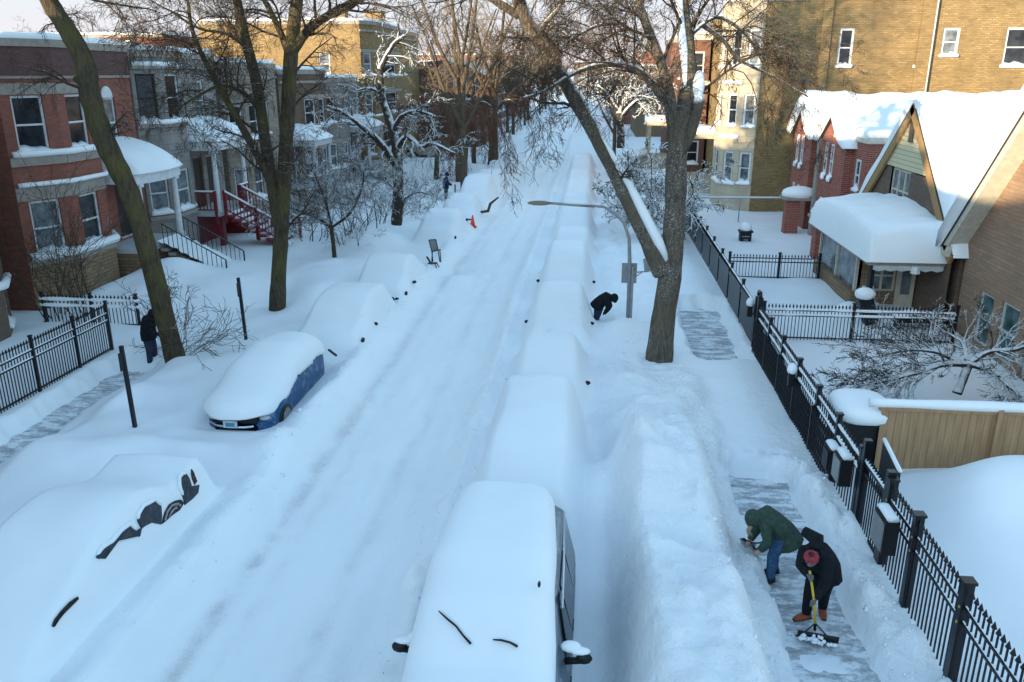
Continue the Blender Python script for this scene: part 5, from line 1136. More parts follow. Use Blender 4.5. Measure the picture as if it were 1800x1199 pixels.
for i, (x, y, s) in enumerate([(-42, 68, .9), (-33, 80, .8), (-50, 76, 1), (-60, 60, 1), (-70, 85, 1.1), (-36, 100, 1), (-45, 110, 1.2), (-26, 112, 1), (-58, 120, 1.3), (-80, 120, 1.4), (-22, 140, 1.2), (-34, 160, 1.3), (14, 180, 1.1), (20, 240, 1.2), (9, 390, 1.2), (-14, 385, 1.2), (-90, 150, 1.5), (-60, 200, 1.6), (-40, 240, 1.6), (-22, 300, 1.4)]):
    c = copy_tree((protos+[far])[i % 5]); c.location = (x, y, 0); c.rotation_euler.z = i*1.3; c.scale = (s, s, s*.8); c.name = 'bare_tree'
    c['label'] = 'bare tree rising behind the left house roofs' if x < -12 else 'bare tree where the street fades into the distance'; c['group'] = 'bare trees behind the roofs' if x < -12 else 'bare trees at the street end'
# ------------------------------------------------------------ cars with bodywork showing
def car_paint(name, c, metal=.4, frost=.35):
    m = mat(name, c, .35, metal, .5); q = N(m); v = q.coord(); a = q.noise(v, 5, 6, .65); b = q.noise(v, 38, 4, .7)
    f = q.math('MULTIPLY', q.ramp(a, [(.5, (0,0,0)), (.62, (1,1,1))]), q.ramp(b, [(.45, (0,0,0)), (.6, (1,1,1))])); f = q.math('MULTIPLY', f, frost)
    q.l(q.mix(f, c, (.6,.66,.74)), q.b.inputs['Base Color']); r_ = q.math('ADD', q.math('MULTIPLY', f, .5), .35); q.l(r_, q.b.inputs['Roughness'])
    q.l(q.math('MULTIPLY', q.math('SUBTRACT', 1, f), metal), q.b.inputs['Metallic']); return m
def sect(w, z0, zb, zr, tum=.84):   # half car section, lower body then greenhouse
    return [(0, z0), (w*.86, z0), (w*.985, z0+.18), (w, (z0+zb)/2), (w*.985, zb-.04), (w*.95, zb), (w*(tum+.95)/2, (zb+zr)/2+.02), (w*tum, zr-.05), (w*(tum-.09), zr), (0, zr+.02)]
def loft(stations, cx):             # stations: (y, half outline [(x,z)...]) from bottom centre to top centre
    g = MB(); n = len(stations[0][1]); m = 2*n-2
    for y, s in stations:
        full = s+[(-x, z) for x, z in reversed(s[1:-1])]
        g.v += [(cx+x, y, z) for x, z in full]
    for i in range(len(stations)-1):
        for j in range(m): k = (j+1) % m; g.f.append((i*m+j, i*m+k, (i+1)*m+k, (i+1)*m+j)); g.m.append(0)
    g.f.append(tuple(range(m))); g.m.append(0); b = (len(stations)-1)*m; g.f.append(tuple(b+j for j in reversed(range(m)))); g.m.append(0)
    return g
def cap_mesh(cx, ys, wf, ztop, zbot, pw=3.4, lump=.03, nseg=18, seed=1):
    """thick snow cap: rounded slab over a car; half width wf(y), top ztop(y), lower edge zbot(y)"""
    g = MB(); rings = []
    for y in ys:
        w = wf(y); zt = ztop(y); zb = zbot(y); r = []
        for k in range(nseg+1):
            a = math.pi*k/nseg; c, s = math.cos(a), math.sin(a); q = (abs(c)**pw+abs(s)**pw)**(-1/pw)
            x = w*q*c; z = zb+(zt-zb)*q*s; nz = float(vn(x*1.0+seed, y, .8, 3)); x *= 1+lump*nz*1.5; z += lump*nz*(s > .05)
            if k in (0, nseg): x *= 1+.05*float(vn(y*3, 0, .5, 8+(k > 0))); z += .09*float(vn(y*2.5, 5, .35, 9+(k > 0)))
            r.append((cx+x, y, z))
        rings.append(len(g.v)); g.v += r
    n1 = nseg+1
    for a, b in zip(rings, rings[1:]):
        for k in range(nseg): g.f.append((a+k, b+k, b+k+1, a+k+1)); g.m.append(0)
        g.f.append((a+nseg, b+nseg, b, a)); g.m.append(0)
    for a in (rings[0], rings[-1]): g.f.append(tuple(a+k for k in range(n1))); g.m.append(0)
    return g
def wheel(root, x, y, z, r=.33, side=1):
    g = MB(); g.tube([(x-.11*side, y, z), (x-.02*side, y, z), (x+.02*side, y, z)], [r, r, r*.9], 22); w = g.build('wheel', M['black'], root, True)
    g = MB()
    for k in range(7): a = 2*math.pi*k/7; g.bar((x+.03*side, y, z), (x+.03*side, y+r*.62*math.cos(a), z+r*.62*math.sin(a)), .05, .02, (1,0,0))
    g.tube([(x+.015*side, y, z), (x+.04*side, y, z)], [.07, .06], 10); g.tube([(x+.0*side, y, z), (x+.028*side, y, z)], [r*.68, r*.66], 18); g.build('rim', M['galv'], w)
# blue car
cx = -7.74; ya, yb = 16.3, 20.4
r = empty('blue_car', (cx, 18.5, 0), 'blue hatchback under a thick snow cap with its door side, front wheel and plate showing', 'car')
pf = lambda t: (np.interp(t, [0,.03,.12,.3,.42,.6,.85,.95,1], [.55,.82,.92,1.0,1.38,1.48,1.42,1.2,.9]), np.interp(t, [0,.03,.12,.3,1], [.55,.78,.88,.94,.94]), np.interp(t, [0,.035,.09,.16,.9,1], [.50,.70,.80,.86,.86,.70]))
st = []
for i in range(25):
    t = i/24; zr, zb, w_ = pf(t); zr = max(zr, zb+.02); st.append((ya+(yb-ya)*t, sect(w_, .22, zb, zr)))
bp = car_paint('blue_car_paint', (.012,.085,.20), .45, .6)
loft(st, cx).build('body', bp, r, True)
g = MB(); g.box(cx-.52, cx+.50, ya-.04, ya+.12, .60, .76); g.box(cx-.46, cx+.46, ya-.05, ya+.12, .32, .45); g.build('grille', M['black'], r)
g = MB(); g.tube([(cx-.66, ya+.12, .56), (cx-.4, ya-.045, .53), (cx-.15, ya-.08, .52), (cx+.2, ya-.075, .52), (cx+.42, ya-.04, .54)], .032, 8); g.build('chrome_strip', mat('chrome', (.7,.75,.8), .25, 1), r, True)
g = MB(); g.box(cx-.24, cx+.08, ya-.135, ya-.115, .52, .68); pl = g.build('number_plate', plain('plate_white', (.62,.72,.78), .5), r)
g = MB(); g.box(cx-.18, cx+.02, ya-.145, ya-.137, .555, .64); g.build('plate_print', plain('plate_blue', (.10,.30,.42), .5), pl)
for s in (-1, 1): g = MB(); g.ell((cx+s*.60, ya+.16, .68), (.13, .12, .06), 10, 6); g.build('headlight', M['whitegrey'], r, True)
wheel(r, cx+.86, ya+.80, .44); wheel(r, cx+.82, yb-.75, .36)
g = MB()
for z0, z1, y0, y1 in ((1.0, 1.32, 18.2, 18.95), (1.0, 1.34, 19.0, 19.6)):
    g.prism([(cx+.81, y0, z0), (cx+.81, y1, z0), (cx+.72, y1-.05, z1), (cx+.72, y0+.18, z1)], (.012, 0, 0))
g.build('side_window', M['car_glass'], r, fix=True)
g = MB(); g.bar((cx+.822, 17.6, .70), (cx+.822, 19.9, .74), .016, .02); g.build('body_crease', M['galv'], r)
g = MB(); g.box(cx+.81, cx+.845, 18.75, 18.95, .84, .87); g.box(cx+.81, cx+.845, 19.4, 19.6, .84, .87); g.build('door_handle', M['galv'], r)
g = MB(); g.bar((cx+.9, 20.3, 1.0), (cx+.98, 20.65, .72), .05); g.build('bumper_corner', M['black'], r)
wf = lambda y: .84*min(1, (max(0, min(y-15.98, 20.75-y))/.55))**.42*(1-.05*ss(18, 21, y)) ; bl = lambda y: float(np.interp(y, [15.9, 16.3, 17.2, 18.0, 19.6, 20.8], [.80, .80, .84, 1.08, 1.04, .80]))
tz = lambda y: float(np.interp(y, [16.0, 16.12, 16.35, 17.2, 18.0, 18.9, 20.0, 20.5, 20.75], [.90, 1.12, 1.24, 1.34, 1.60, 1.70, 1.58, 1.36, .95]))
cap_mesh(cx+.0, np.linspace(16.0, 20.74, 80), wf, tz, bl, 2.5, .04, 28, 4).build('snow_cap', M['snow_cap'], r, True, True)
# van at the bottom of the picture
cx = -1.02; ya, yb = 5.3, 11.2
r = empty('silver_van', (cx, 8.5, 0), 'big silver van heaped with snow at bottom centre, wipers and side mirrors sticking out', 'car')
st = []
for i in range(30):
    t = i/29; y = ya+(yb-ya)*t; zr = float(np.interp(y, [5.3, 5.5, 6.6, 7.9, 8.9, 10.8, 11.2], [.8, 1.12, 1.22, 1.32, 1.95, 1.95, 1.75])); zb = min(zr-.02, float(np.interp(y, [5.3, 5.5, 7, 11.2], [.78, 1.02, 1.12, 1.18]))); w_ = float(np.interp(y, [5.3, 5.6, 6.2, 10.8, 11.2], [.66, .84, .94, .94, .86])); st.append((y, sect(w_*1.02, .25, zb, zr, .78)))
loft(st, cx).build('body', car_paint('silver_paint', (.16,.20,.25), .5, .5), r, True)
g = MB()
for y0, y1, a in ((8.35, 8.95, .4), (9.0, 9.85, 0), (9.9, 10.75, 0)): g.prism([(cx+.925, y0, 1.2), (cx+.925, y1, 1.22), (cx+.775, y1-.04, 1.84), (cx+.775, y0+a, 1.84)], (.012, 0, 0))
g.build('side_window', M['car_glass'], r, fix=True)
g = MB(); g.tube([(cx+.81, 8.7, 1.72), (cx+.80, 9.5, 1.80), (cx+.76, 10.8, 1.86)], .022, 8); g.build('roof_rail', mat('brushed_trim', (.55,.6,.65), .4, .8), r, True)
g = MB(); g.box(cx+.93, cx+.96, 8.05, 8.25, 1.05, 1.09); g.box(cx+.93, cx+.96, 9.15, 9.35, 1.05, 1.09); g.build('door_handle', M['black'], r)
g = MB(); g.box(cx+.935, cx+.952, 6.2, 10.9, .92, .96); g.build('trim_strip', M['galv'], r)
wheel(r, cx+.88, 6.3, .36); wheel(r, cx+.88, 10.1, .36)
for s in (-1, 1):
    g = MB(); g.ell((cx+s*1.12-.02, 8.25, 1.36), (.10, .06, .075), 10, 7); g.bar((cx+s*.85, 8.3, 1.26), (cx+s*1.12, 8.27, 1.32), .06); mr = g.build('side_mirror', M['black'], r, True)
    g = MB(); g.ell((cx+s*1.07-.02, 8.27, 1.445), (.13, .065, .04), 10, 7); g.ell((cx+s*.94, 8.32, 1.46), (.13, .09, .06), 10, 7); g.build('mirror_snow', M['snow_cap'], mr, True)
def wfv(y): return float(np.interp(y, [5.0, 5.6, 7.4, 8.2, 8.8, 9.6, 10.7, 11.1, 11.32], [.84, .90, .88, .86, .82, .79, .72, .60, .36]))
def tzv(y): return float(np.interp(y, [5.0, 5.4, 6.4, 7.6, 8.4, 9.2, 10.3, 10.9, 11.2, 11.32], [1.3, 1.42, 1.52, 1.66, 2.05, 2.28, 2.32, 2.27, 2.1, 1.95]))
def bzv(y): return float(np.interp(y, [5.0, 7.4, 8.3, 9.0, 11.3], [.98, 1.2, 1.42, 1.80, 1.88]))
sc = cap_mesh(cx-.09, np.linspace(5.0, 11.32, 80), wfv, tzv, bzv, 4.2, .025, 24, 2).build('snow_cap', M['snow_cap'], r, True, True)
def on_cap(u, v):
    lo_, hi_ = 5.2, 11.2
    for _ in range(40):
        m = (lo_+hi_)/2; p = PY(u, v, m)
        if p.z > tzv(m): lo_ = m
        else: hi_ = m
    return PY(u, v, (lo_+hi_)/2)+Vector((0, -.03, .02))
for pts in (((772, 1074), (786, 1087), (802, 1100), (815, 1117), (828, 1131)), ((867, 1124), (882, 1125), (897, 1129), (910, 1136))):
    g = MB(); pp = [on_cap(*p) for p in pts]; g.tube(pp, [.008]+[.013]*(len(pp)-2)+[.016], 6); g.build('wiper', M['black'], r)
g = MB(); g.ell(on_cap(948, 1027), (.02, .06, .03), 8, 6); g.build('antenna_stub', M['black'], r, True)
# dark suv bottom left: the buried mound is CARS[-1]; bare panels are cut proud of the mound side
suv = [o for o in col.objects if o.name.startswith('buried_car') and o['label'].startswith('dark suv')][0]; suv.name = 'dark_suv'
def on_snow(u, v, off=.03):
    r_ = _ray(u, v); T = np.arange(8.0, 16.0, .02); x, y, z = r_[0]*T, r_[1]*T, CH+r_[2]*T
    t = T[np.argmax(z < F(x, y))]
    t -= off/np.linalg.norm(r_)+.015; return V(r_[0]*t, r_[1]*t, CH+r_[2]*t)
def patch(name, pts, m, off=.035, parent=suv, lip=None):
    q = []
    for i in range(len(pts)):
        a, b = pts[i], pts[(i+1) % len(pts)]; q += [on_snow(a[0], a[1], off), on_snow((a[0]+b[0])/2, (a[1]+b[1])/2, off)]
    cu = sum(p[0] for p in pts)/len(pts); cv = sum(p[1] for p in pts)/len(pts); g = MB(); n = len(q)
    inner = [on_snow(cu+(p[0]-cu)*.5, cv+(p[1]-cv)*.5, off) for a in range(1) for p in [((pts[i//2][0]+pts[(i//2+i % 2) % len(pts)][0])/2, (pts[i//2][1]+pts[(i//2+i % 2) % len(pts)][1])/2) for i in range(n)]]
    c = on_snow(cu, cv, off); low = [p+V(-.06, 0, -.06) for p in q]
    g.v = [tuple(p) for p in q+inner+low]+[tuple(c)]
    for i in range(n): j = (i+1) % n; g.f += [(i, j, n+j, n+i), (n+i, n+j, 3*n), (j, i, 2*n+i, 2*n+j)]; g.m += [0, 0, 0]
    o = g.build(name, m, parent, fix=True)
    if lip:
        s = MB(); pp = []
        for i in range(len(lip)-1):
            a, b = pts[lip[i]], pts[lip[i+1]]
            for k in range(3): pp.append(on_snow(a[0]+(b[0]-a[0])*k/3, a[1]+(b[1]-a[1])*k/3-1.5, off+.0))
        pp.append(on_snow(*pts[lip[-1]], off)); s.tube(pp, [.012]+[.035+.02*float(vn(k*.7, 1, 1, 5)) for k in range(len(pp)-2)]+[.012], 8); s.build('snow_lip', M['snow_cap'], o, True)
    return o
def V(*a): return Vector(a)
dk = car_paint('dark_grey_paint', (.012,.018,.028), .2, .08)
patch('quarter_panel', [(315,840),(320,834),(328,832),(334,842),(338,856),(351,852),(349,866),(340,876),(326,887),(322,872),(316,858)], dk, lip=[9, 10, 0, 1, 2])
patch('tail_light', [(337,824),(341,830),(347,846),(343,852),(338,840)], mat('smoked_lens', (.03,.01,.012), .2))
patch('rear_door', [(243,905),(252,890),(272,879),(284,889),(285,908),(284,921),(268,918),(256,924),(250,929),(243,914)], dk, lip=[9, 0, 1, 2, 3])
patch('front_door', [(171,977),(180,963),(196,953),(212,934),(229,921),(240,932),(250,927),(247,942),(234,938),(214,943),(200,952),(194,966),(187,981),(176,981)], dk, lip=[0, 1, 2, 3, 4, 5])
patch('bumper', [(93,1099),(97,1087),(108,1073),(122,1058),(137,1048),(139,1053),(128,1064),(114,1078),(104,1090),(98,1100)], M['black'])
wh = patch('wheel', [(285,921),(290,900),(298,886),(308,880),(318,878),(324,884),(317,896),(304,905),(293,915)], M['black'])
g = MB(); g.tube([on_snow(u, v, .06) for u, v in ((290,915),(294,900),(302,889),(312,885),(317,889))], .02, 6)
g.tube([on_snow(u, v, .06) for u, v in ((297,909),(301,900),(306,894),(311,893))], .016, 6); g.bar(on_snow(300,903,.06), on_snow(312,887,.06), .02); g.build('rim', M['galv'], wh)
# ------------------------------------------------------------ people
def fused(name, parts, m, parent, vox=.02, sm=2, tex=None):
    g = MB()
    for p in parts:
        if p[0] == 'e': g.ell(p[1], p[2], 12, 9)
        else: g.tube(p[1], p[2], 12, True, p[3] if len(p) > 3 else 1.0, p[4] if len(p) > 4 else None)
    o = g.build(name, m, parent, True); md = o.modifiers.new('fuse', 'REMESH'); md.mode = 'VOXEL'; md.voxel_size = vox; md.use_smooth_shade = True
    s = o.modifiers.new('soften', 'SMOOTH'); s.factor = .5; s.iterations = sm; return o
def lerp_pts(a, b, c=None): return [a, (a+b)/2, b]
def person(label, J, coatm, trm, shoem, hatm, skinm, name='person', hood=None, hem=.26, gloves=None, glasses=False, face=True, fat=1.0, scale=1.0):
    r = empty(name, (J['pelvis'].x, J['pelvis'].y, 0), label, 'person')
    f = fat; H = J['head']; fd = J['face'].normalized(); up = J['up'].normalized(); sd = fd.cross(up).normalized()
    body = [('e', H, (.088, .10, .115)), ('t', [J['neck'], H], [.055, .055]), ('t', [J['pelvis'], (J['pelvis']+J['chest'])/2, J['chest'], J['neck']], [.14, .13, .14, .06])]
    for s in 'LR':
        body += [('t', [J['sh'+s], J['el'+s], J['ha'+s]], [.055, .045, .032]), ('t', [J['hip'+s], J['kn'+s], J['an'+s]], [.085, .06, .04])]
    body += [('e', H+fd*.105-up*.0, (.018, .018, .025)), ('e', H-up*.06+fd*.08, (.04, .04, .025)), ('e', H+sd*.09, (.015, .02, .03)), ('e', H-sd*.09, (.015, .02, .03))]
    for s in 'LR':   # hands with curled fingers and thumb closed on the handle
        h = J['ha'+s]; a = (h-J['el'+s]).normalized(); gd = J.get('grip', V(0, 0, 1)).normalized(); o_ = a.cross(gd)
        if o_.length < .1: o_ = V(1, 0, 0)
        o_.normalize(); body.append(('e', h+a*.03, (.042, .042, .045)))
        for k in range(4):
            b = h+a*.05+gd*(.033-.022*k); Lf = (.030, .034, .032, .025)[k]; body.append(('t', [b+o_*.02, b+a*Lf+o_*.022, b+a*Lf-o_*.012, b+a*.01-o_*.02], [.011, .010, .009, .008]))
        body.append(('t', [h+gd*.03+o_*.01, h+gd*.05+a*.03-o_*.01, h+gd*.045+a*.05-o_*.025], [.013, .011, .009]))
    fused('body', body, gloves or skinm, r, .011, 1)
    coat = [('t', [J['hem'], J['pelvis'], (J['pelvis']*.5+J['chest']*.5)+J['back']*.03, J['chest']+J['back']*.03, J['neck']+J['back']*.01], [hem*f, .235*f, .215*f, .20*f, .10*f], .82, J['back'])]
    for s in 'LR': coat += [('e', J['sh'+s], (.10*f, .10*f, .10*f)), ('t', [J['sh'+s], (J['sh'+s]+J['el'+s])/2, J['el'+s], (J['el'+s]+J['ha'+s])/2, J['ha'+s]-(J['ha'+s]-J['el'+s]).normalized()*.03], [.098*f, .09*f, .082*f, .072*f, .06*f])]
    if hood == 'up': coat += [('e', H-fd*.035+up*.015, (.135, .14, .15)), ('t', [J['neck'], H-fd*.03], [.12, .13])]
    co = fused('coat', coat, coatm, r, .018, 3)
    if hood == 'down': fused('hood', [('t', [J['neck']+J['back']*.02-fd*.05, J['neck']+J['back']*.12-fd*.09, J['hoodtip']], [.12, .115, .075])], coatm, co, .016, 2)
    tr = [('t', [J['hip'+s], (J['hip'+s]+J['kn'+s])/2, J['kn'+s], (J['kn'+s]+J['an'+s])/2, J['an'+s]], [.125*f, .11*f, .088*f, .08*f, .07*f]) for s in 'LR']+[('e', J['pelvis'], (.16*f, .16*f, .13*f))]
    fused('trousers', tr, trm, r, .018, 2)
    sh = MB()
    for s in 'LR':
        a = J['an'+s]; fo = J['foot'+s].normalized(); g = MB(); g.tube([a-fo*.07+V(0,0,-.02), a+fo*.02+V(0,0,-.03), a+fo*.12+V(0,0,-.055), a+fo*.20+V(0,0,-.065)], [.055, .062, .055, .035], 10); g.tube([a+V(0,0,-.04), a+V(0,0,.07)], [.06, .062], 10)
        b_ = g.build('boot', shoem, r, True); g = MB(); g.tube([a-fo*.09+V(0,0,-.075), a+fo*.06+V(0,0,-.08), a+fo*.21+V(0,0,-.08)], [.05, .055, .04], 10, True, .35); g.build('sole', M['black'], b_, True)
    if hatm:
        g = MB(); g.ell(H+up*.045-fd*.01, (.112, .112, .105), 14, 10); g.ell(H+up*.155-fd*.02, (.038, .038, .035), 8, 6); fused('hat', [('e', H+up*.05-fd*.012, (.112, .112, .10))], hatm, r, .014, 1)
        g = MB(); g.ell(H+up*.16-fd*.02, (.045, .045, .035), 8, 6); g.build('hat_top', M['knit_dark'], r, True)
    else:
        pass
    if face:
        for s in (-1, 1):
            g = MB(); g.ell(H+fd*.088+sd*.035*s+up*.012, (.012, .012, .010), 8, 6); g.build('eye', M['black'], r, True)
        g = MB(); g.ell(H+fd*.10-up*.045, (.022, .012, .008), 8, 5); g.build('mouth', mat('lip', (.35,.14,.12), .5), r, True)
    if glasses:
        g = MB()
        for s in (-1, 1): g.tube([H+fd*.105+sd*(.035*s+.028*math.cos(t))+up*(.012+.024*math.sin(t)) for t in np.linspace(0, 6.283, 12)], .004, 4)
        g.build('glasses', M['black'], r)
    return r
def cloth(name, c, sc=14, amp=.25):
    m = plain(name, c, .9, amp, 0, .2, sc); q = N(m); v = q.coord((1, 1, .45)); n = q.noise(v, 9, 4, .5); n2 = q.noise(v, 60, 2, .5); p = q.bump(n, .9, .05); q.bump(n2, .3, .01, p); return m
M['skin'] = plain('skin', (.50,.30,.22), .6); M['green_cloth'] = cloth('green_parka', (.055,.09,.07)); M['black_cloth'] = cloth('black_coat', (.013,.016,.022)); M['jeans'] = cloth('blue_jeans', (.06,.13,.26), 20)
M['dark_cloth'] = cloth('dark_trousers', (.010,.011,.015)); M['boots_brown'] = plain('orange_brown_boots', (.42,.10,.045), .6, .25, sc=25); M['red_knit'] = plain('red_knit', (.42,.05,.075), .9, .3, sc=40); M['knit_dark'] = plain('dark_knit', (.06,.02,.03), .9); M['glove_grey'] = plain('grey_glove', (.16,.15,.14), .8); M['hair_pale'] = plain('pale_hair', (.45,.36,.24), .8, .3, sc=30)
M['yellow'] = plain('yellow_handle', (.62,.42,.04), .4, .05); M['jean_dark'] = plain('dark_jeans', (.02,.035,.075), .85)
# green parka, bending to the left
J = dict(pelvis=V(3.30,12.2,.90), chest=V(2.98,12.17,1.17), neck=V(2.84,12.13,1.20), head=V(2.74,12.08,1.155), face=V(-.62,-.30,-.72), up=V(-.75,-.1,.65), back=V(-.25,0,.97), hem=V(3.40,12.19,.70),
  shL=V(2.94,11.97,1.10), elL=V(2.98,11.90,.86), haL=V(2.86,11.92,.68), shR=V(2.96,12.36,1.10), elR=V(2.92,12.40,.84), haR=V(2.78,12.32,.62), hipL=V(3.28,12.1,.86), hipR=V(3.28,12.30,.86), knL=V(3.12,12.08,.50), knR=V(3.2,12.32,.48), anL=V(3.12,12.05,.12), anR=V(3.24,12.34,.12), footL=V(-.8,-.6,0), footR=V(-.9,-.2,0), grip=V(.3,-.4,.8))
p1 = person('person in green hooded parka and jeans bent over a black shovel', J, M['green_cloth'], M['jeans'], M['black'], None, M['skin'], hood='up', hem=.30, glasses=True, fat=1.0)
g = MB(); rr = random.Random(4)
for k in range(14): a = V(2.70+rr.uniform(-.03,.03), 12.02+rr.uniform(-.05,.04), 1.10); g.tube([a, a+V(-.03,-.02,-.09), a+V(.02+rr.uniform(-.03,.03),-.01,-.18)], [.012,.01,.004], 5)
g.build('hair', M['hair_pale'], p1, True)
r = empty('snow_shovel', (2.85, 12.2, .1), 'black snow shovel held by the person in green', 'shovel')
g = MB(); g.tube([(2.98,11.85,.92), (2.87,11.94,.70), (2.83,12.10,.62), (2.86,12.34,.52)], .018, 8); g.build('handle', M['black'], r, True)
g = MB()
pts = []
for i in range(9):
    for j in range(5): u = -1+i/4; v = j/4; pts.append((2.90+.22*u, 12.28+.34*v, .58-.16*v+.08*abs(u)**2.5+.05*(1-v)**2))
g.v += pts
for i in range(8):
    for j in range(4): a = i*5+j; g.f.append((a, a+5, a+6, a+1)); g.m.append(0)
sb = g.build('blade', M['black'], r, True); md = sb.modifiers.new('t', 'SOLIDIFY'); md.thickness = .012
# black coat with red hat
J = dict(pelvis=V(3.70,11.28,.90), chest=V(3.50,11.05,1.24), neck=V(3.42,10.95,1.30), head=V(3.355,10.84,1.27), face=V(-.30,-.62,-.72), up=V(-.25,-.62,.70), back=V(.15,.35,.92), hem=V(3.73,11.33,.66),
  shL=V(3.62,10.92,1.20), elL=V(3.62,10.86,.90), haL=V(3.44,10.73,.64), shR=V(3.34,11.14,1.20), elR=V(3.28,11.05,1.02), haR=V(3.35,10.80,1.00), hipL=V(3.78,11.22,.86), hipR=V(3.60,11.32,.86), knL=V(3.72,11.18,.50), knR=V(3.48,11.12,.50), anL=V(3.76,11.30,.13), anR=V(3.47,11.12,.13), footL=V(-.1,-1,0), footR=V(-.95,-.35,0), hoodtip=V(3.30,11.20,1.52), grip=V(.1,-.2,.9))
person('person in black coat, red knit hat and orange-brown boots pushing a yellow-handled scoop', J, M['black_cloth'], M['dark_cloth'], M['boots_brown'], M['red_knit'], M['skin'], hood='down', hem=.27, gloves=M['glove_grey'], fat=1.02)
r = empty('snow_pusher', (3.45, 10.6, .05), 'yellow-handled black snow pusher in front of the person with the red hat', 'snow pusher')
g = MB(); g.tube([(3.35,10.82,1.08), (3.44,10.71,.62), (3.475,10.66,.28)], .019, 8); g.build('handle', M['yellow'], r, True)
g = MB(); g.tube([(3.475,10.66,.30), (3.30,10.62,.13)], .011, 6); g.tube([(3.475,10.66,.30), (3.66,10.56,.13)], .011, 6); g.tube([(3.475,10.66,.30), (3.48,10.66,.18)], .022, 8); g.build('brace', M['black'], r)
g = MB(); n = 12
for i in range(n+1):
    u = i/n; x = 3.22+.56*u; y = 10.66-.12*u
    for j in range(5): t = j/4; g.v.append((x, y-.13*math.sin(t*1.6)+.06, .03+.20*t*t*.9+.0))
for i in range(n):
    for j in range(4): a = i*5+j; g.f.append((a, a+5, a+6, a+1)); g.m.append(0)
sb = g.build('blade', M['black'], r, True); md = sb.modifiers.new('t', 'SOLIDIFY'); md.thickness = .014
g = MB(); rr = random.Random(8)
for k in range(26): u = rr.random(); g.ell((3.25+.5*u, 10.56-.12*u+rr.uniform(-.04,.03), .08+rr.uniform(0,.10)), (.04*rr.uniform(.5,1.2),.03,.03), 6, 5)
g.build('pushed_snow', M['snow_rough'], r, True)
# crouched figure in black by the cars
J = dict(pelvis=V(.36,26.0,.92), chest=V(.62,25.95,1.12), neck=V(.76,25.93,1.14), head=V(.86,25.9,1.10), face=V(.6,-.3,-.7), up=V(.7,0,.7), back=V(-.2,0,1), hem=V(.28,26.02,.78), shL=V(.64,26.1,1.06), elL=V(.72,26.05,.82), haL=V(.62,25.95,.66), shR=V(.62,25.78,1.04), elR=V(.66,25.72,.82), haR=V(.55,25.8,.66), hipL=V(.36,26.1,.86), hipR=V(.34,25.9,.86), knL=V(.38,26.08,.6), knR=V(.30,25.85,.58), anL=V(.3,26.1,.34), anR=V(.26,25.85,.34), footL=V(1,0,0), footR=V(1,-.2,0))
person('person in all black bent low in the snow by the street lamp', J, M['black_cloth'], M['jean_dark'], M['black'], None, M['skin'], hood='up', hem=.27, gloves=M['black'], face=False, fat=1.1)
J = dict(pelvis=V(-12.42,21.3,1.0), chest=V(-12.30,21.25,1.4), neck=V(-12.2,21.2,1.52), head=V(-12.1,21.15,1.58), face=V(.8,-.2,-.5), up=V(.5,0,.85), back=V(-.6,0,.8), hem=V(-12.42,21.32,.82), shL=V(-12.22,21.45,1.42), elL=V(-12.1,21.45,1.15), haL=V(-11.95,21.35,1.0), shR=V(-12.24,21.05,1.42), elR=V(-12.2,21.0,1.15), haR=V(-12.0,21.1,1.0), hipL=V(-12.42,21.38,.95), hipR=V(-12.42,21.2,.95), knL=V(-12.36,21.4,.52), knR=V(-12.4,21.2,.52), anL=V(-12.38,21.4,.12), anR=V(-12.42,21.18,.12), footL=V(1,0,0), footR=V(1,0,0))
person('person in dark jacket and blue jeans half hidden behind the leaning tree', J, M['black_cloth'], M['jean_dark'], M['black'], None, M['skin'], hood='up', hem=.24, gloves=M['black'], face=False, fat=1.05)
p = PY(783, 308, 52); b = V(p.x, 52, .4)
J = dict(pelvis=b+V(0,0,.9), chest=b+V(.05,0,1.3), neck=b+V(.08,0,1.45), head=b+V(.12,0,1.58), face=V(.8,-.5,-.2), up=V(0,0,1), back=V(-1,0,.2), hem=b+V(0,0,.7), shL=b+V(.05,.2,1.35), elL=b+V(.1,.25,1.05), haL=b+V(.3,.2,.95), shR=b+V(.05,-.2,1.35), elR=b+V(.1,-.25,1.05), haR=b+V(.3,-.2,.95), hipL=b+V(0,.1,.88), hipR=b+V(0,-.1,.88), knL=b+V(.03,.1,.45), knR=b+V(0,-.1,.45), anL=b+V(0,.1,.06), anR=b+V(0,-.1,.06), footL=V(1,0,0), footR=V(1,0,0))
person('distant person in dark blue standing by the hedge left of the far sign post', J, plain('navy_coat', (.01,.02,.06), .8), M['jean_dark'], M['black'], None, M['skin'], hood='up', face=False, gloves=M['black'])
# ------------------------------------------------------------ things in the snow
r = empty('patio_chair', (-6.4, 33, .3), 'tall-backed grey chair standing on another to keep a dug-out parking space', 'chair')
def at(u, v, Y=33): return PY(u, v, Y)
g = MB(); a, b, c, d = at(754, 422), at(766, 421), at(770, 439), at(759, 442); g.prism([a, b, c, d], (0, .03, 0)); g.build('backrest', plain('grey_mesh_cloth', (.30,.31,.33), .7), r, fix=True)
g = MB()
for q in ((a, d), (b, c), (a, b), (d, c)): g.bar(q[0], q[1], .035)
g.build('back_frame', M['iron'], r)
s0, s1 = at(773, 438, 32.6), at(760, 442, 32.6); g = MB(); g.prism([d, c, s0+V(.05,0,0), s1], (0, 0, -.03)); g.build('seat', M['iron'], r, fix=True)
for (q0, q1) in ((d, at(761, 460)), (c, at(773, 460)), (s0, at(775, 461, 32.7)), (s1, at(759, 462, 32.7))): g = MB(); g.bar(q0, q1, .035); g.build('leg', M['iron'], r)
r = empty('folding_chair', (-6.6, 32.7, .2), 'low overturned black chair at the foot of the tall-backed chair', 'chair')
